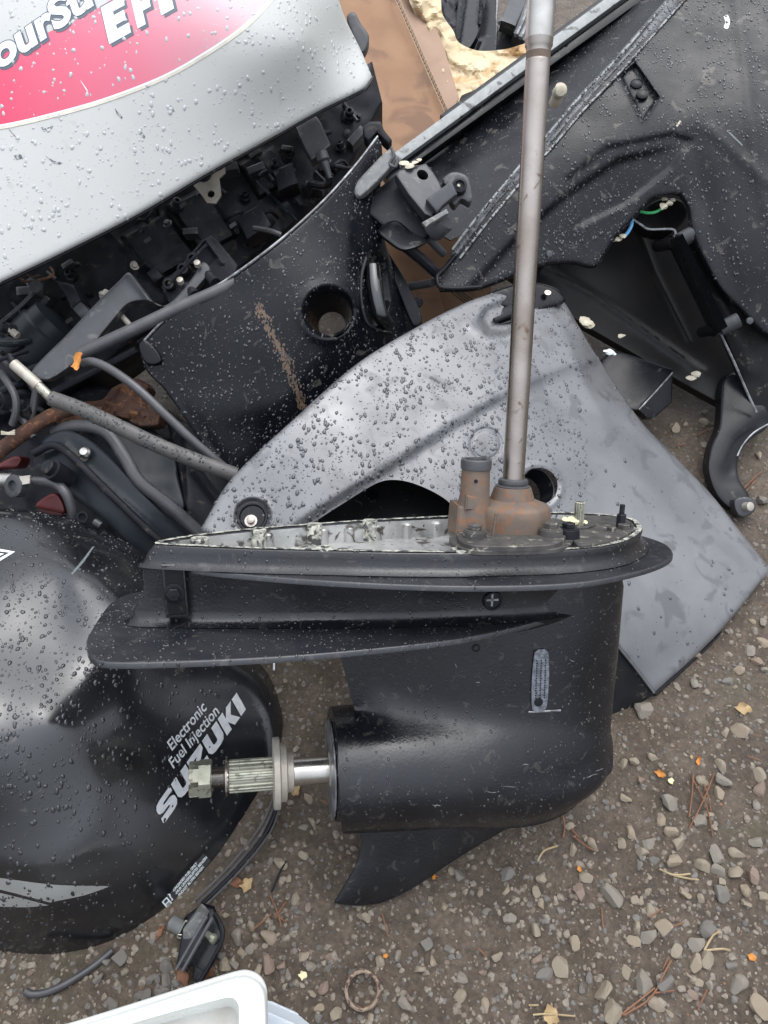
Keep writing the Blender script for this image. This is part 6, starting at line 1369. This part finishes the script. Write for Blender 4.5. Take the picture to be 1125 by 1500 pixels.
t2 = chunk('plastic_lid', [(372, 1478), (395, 1482), (440, 1502), (520, 1545), (520, 1600), (360, 1600)], .925, .02, M['blue_tub'], None, (4, .004), 8); tag(t2, 'pale bluish plastic lid edge showing right of the white tub', 'plastic lid')

# ================================================================== SMALL THINGS ON THE MUD
rg = ground_at(530, 1449); V, Fs = [], []
x, y, z = frame_of(BACK * .55 + np.array([.15, .0, .8])); th = np.linspace(0, 2 * np.pi, 48, endpoint=False); prof = [(0, .0215), (.012, .0222), (.0135, .0200), (.0125, .0185), (0, .0180), (-.001, .0198)]
gr3 = np.random.default_rng(4); rag = 1 + .012 * gr3.normal(size=48)
V = np.concatenate([rg + np.array([0, 0, .005]) + h * z + (r * rag)[:, None] * (np.cos(th)[:, None] * x + np.sin(th)[:, None] * y) for h, r in prof]); n = 48; k = len(prof)
Fs = [(i*n+j, i*n+(j+1) % n, ((i+1) % k)*n+(j+1) % n, ((i+1) % k)*n+j) for i in range(k) for j in range(n)]
M['ring'] = mat('corroded_ring', (.24, .17, .125), (.36, .28, .21), 120, rough=.7, metal=.3, bump=.9, bscale=220, spots=(.10, .06, .045), sscale=160, samt=.45)
o = link('metal_ring', V, Fs, M['ring']); fixn(o); tag(o, 'corroded brown metal ring lying on the mud at the bottom centre', 'metal ring')
for i, (px, py, r, m, lab, asp) in enumerate([
    (1088, 1040, 11, 'tan_leaf', 'ochre leaf scrap right of the grey panel corner', .7), (1022, 1116, 7, 'leaf', 'small orange leaf bit above the pine needles at the right', .4), (966, 1135, 7, 'leaf', 'orange seed husk left of the orange leaf bits', .6),
    (982, 1145, 5, 'yellow_scrap', 'tiny yellow scrap below the orange husk', .8), (804, 1186, 8, 'yellow_scrap', 'pale yellow sliver under the bullet of the lower unit', .35), (824, 1187, 7, 'brown_leaf', 'rust brown curled husk beside the pale sliver', .7),
    (806, 1489, 13, 'tan_leaf', 'tan leaf at the bottom edge centre right', .8), (345, 1293, 11, 'brown_leaf', 'wet brown leaf under the rim seal of the black cowl', .6), (362, 1297, 9, 'tan_leaf', 'tan leaf beside the wet brown leaf under the cowl seal', .9),
    (268, 1430, 16, 'brown_leaf', 'rusty brown leaf left of the white tub corner', .5), (302, 1428, 13, 'brown_leaf', 'brown leaf right of the latch bracket foot', .6), (433, 1158, 9, 'tan_leaf', 'golden leaf scrap under the propeller shaft', .8),
    (444, 1429, 6, 'yellow_scrap', 'yellow petal on the mud left of the metal ring', .9), (235, 1366, 10, 'brown_leaf', 'faded brown leaf by the bracket mount', .4), (1100, 1403, 6, 'leaf', 'small orange speck of leaf in the lower right', .8), (636, 1286, 4, 'leaf', 'tiny orange petal by the skeg edge', .7),
    (848, 1274, 4, 'leaf', 'tiny orange fleck among stones right of the skeg', .7), (565, 1401, 4, 'leaf', 'tiny orange crumb left of the mud clod', .7), (1012, 1110, 3, 'tan_leaf', 'tiny tan speck near the right stones', .7)]):
    D = float(gdepth(py)); leaf('leaf', px, py, 0, r / F * D, M[m], lab, 100 + i, asp=asp, rot=i * 1.3, ground_=True)
def sticks(label, cat, lines, r, m, name='pine_needles'):
    parts = []
    for ln in lines:
        P = np.array([ground_at(x, y) + (0, 0, .0035 + .002 * (i % 2)) for i, (x, y) in enumerate(ln)]); parts.append(tube_mesh(smooth3(P, 4), r, 5))
    V, Fs = merge(parts); o = link(name, V, Fs, m); tag(o, label, cat); return o
sticks('crossed reddish pine needles on the mud right of the lower unit', 'pine needles', [[(1014, 1135), (1012, 1165), (1008, 1198)], [(1045, 1134), (1028, 1175), (1008, 1215)], [(1012, 1140), (1032, 1180), (1043, 1226)], [(1030, 1150), (1036, 1170), (1040, 1190)]], .0010, M['needle'])
sticks('rusty pine needles lying between the stones at the bottom right', 'pine needles', [[(912, 1488), (945, 1468), (962, 1448)], [(905, 1490), (940, 1462), (958, 1448)], [(958, 1455), (985, 1452)], [(962, 1448), (972, 1425), (982, 1408)]], .0012, M['needle'])
sticks('pale straw pieces lying on stones near the right edge', 'straw', [[(1030, 1393), (1042, 1372), (1052, 1366)], [(1032, 1393), (1055, 1391), (1068, 1393)]], .0014, M['straw'], 'straw')
sticks('short rusty pine needles by the mud clod', 'pine needles', [[(822, 1190), (826, 1212), (824, 1228)], [(838, 1225), (856, 1240), (868, 1246)], [(836, 1215), (846, 1228)]], .0012, M['needle'])
sticks('curved straw stem in the middle of the gravel', 'straw', [[(787, 1262), (796, 1248), (816, 1240)]], .0014, M['straw'], 'straw')
sticks('thin straw blades along the bottom edge beside the tan leaf', 'straw', [[(780, 1487), (800, 1486), (842, 1489)], [(774, 1473), (788, 1473)]], .0011, M['straw'], 'straw')
sticks('dry tan twigs between stones in the right gravel', 'twig', [[(965, 1274), (985, 1283), (1010, 1281)], [(985, 1283), (1005, 1288), (1022, 1290)]], .0013, M['straw'], 'twig')
sticks('red-brown pine needles below the grey panel corner', 'pine needles', [[(396, 1312), (408, 1340), (412, 1358)], [(402, 1340), (420, 1352)], [(372, 1362), (398, 1340)], [(404, 1345), (414, 1330), (420, 1322)]], .0011, M['needle']).__setitem__('label', 'red-brown pine needles on the mud between the cowl and the skeg')
sticks('rusty pine needles on the mud near the black fin', 'pine needles', [[(1080, 726), (1098, 708), (1115, 692)], [(1086, 728), (1106, 706)], [(1020, 640), (1036, 632), (1052, 630)], [(990, 655), (1004, 652)]], .0012, M['needle'])
for lab, ln in (('single needle under the propeller shaft washer', [(468, 1172), (482, 1180)]), ('single needle above the pale straw at the right', [(950, 1345), (968, 1332)]), ('single needle left of the pale straw', [(975, 1362), (1000, 1352)]),
                ('upright needle right of the mud clod', [(880, 1330), (882, 1360)]), ('needle at the right edge beside the ochre leaf', [(1092, 1108), (1112, 1116)]), ('needle in the bottom right corner gravel', [(1034, 1450), (1020, 1480)]),
                ('needle above the bottom right needle cluster', [(970, 1420), (978, 1402)]), ('needle right above the metal ring', [(560, 1340), (568, 1372)]), ('needle below the mud clod', [(700, 1390), (712, 1402)])):
    sticks(lab, 'pine needle', [ln], .0010, M['needle'], 'pine_needle')
sticks('long dark twig lying beside the rim seal of the cowl', 'twig', [[(398, 1308), (410, 1280), (420, 1262)]], .0014, M['engine'], 'twig')
sticks('thin white stalk standing in the gap under the plate', 'stalk', [[(402, 968), (402, 984)]], .0018, M['decal_white'], 'stalk')
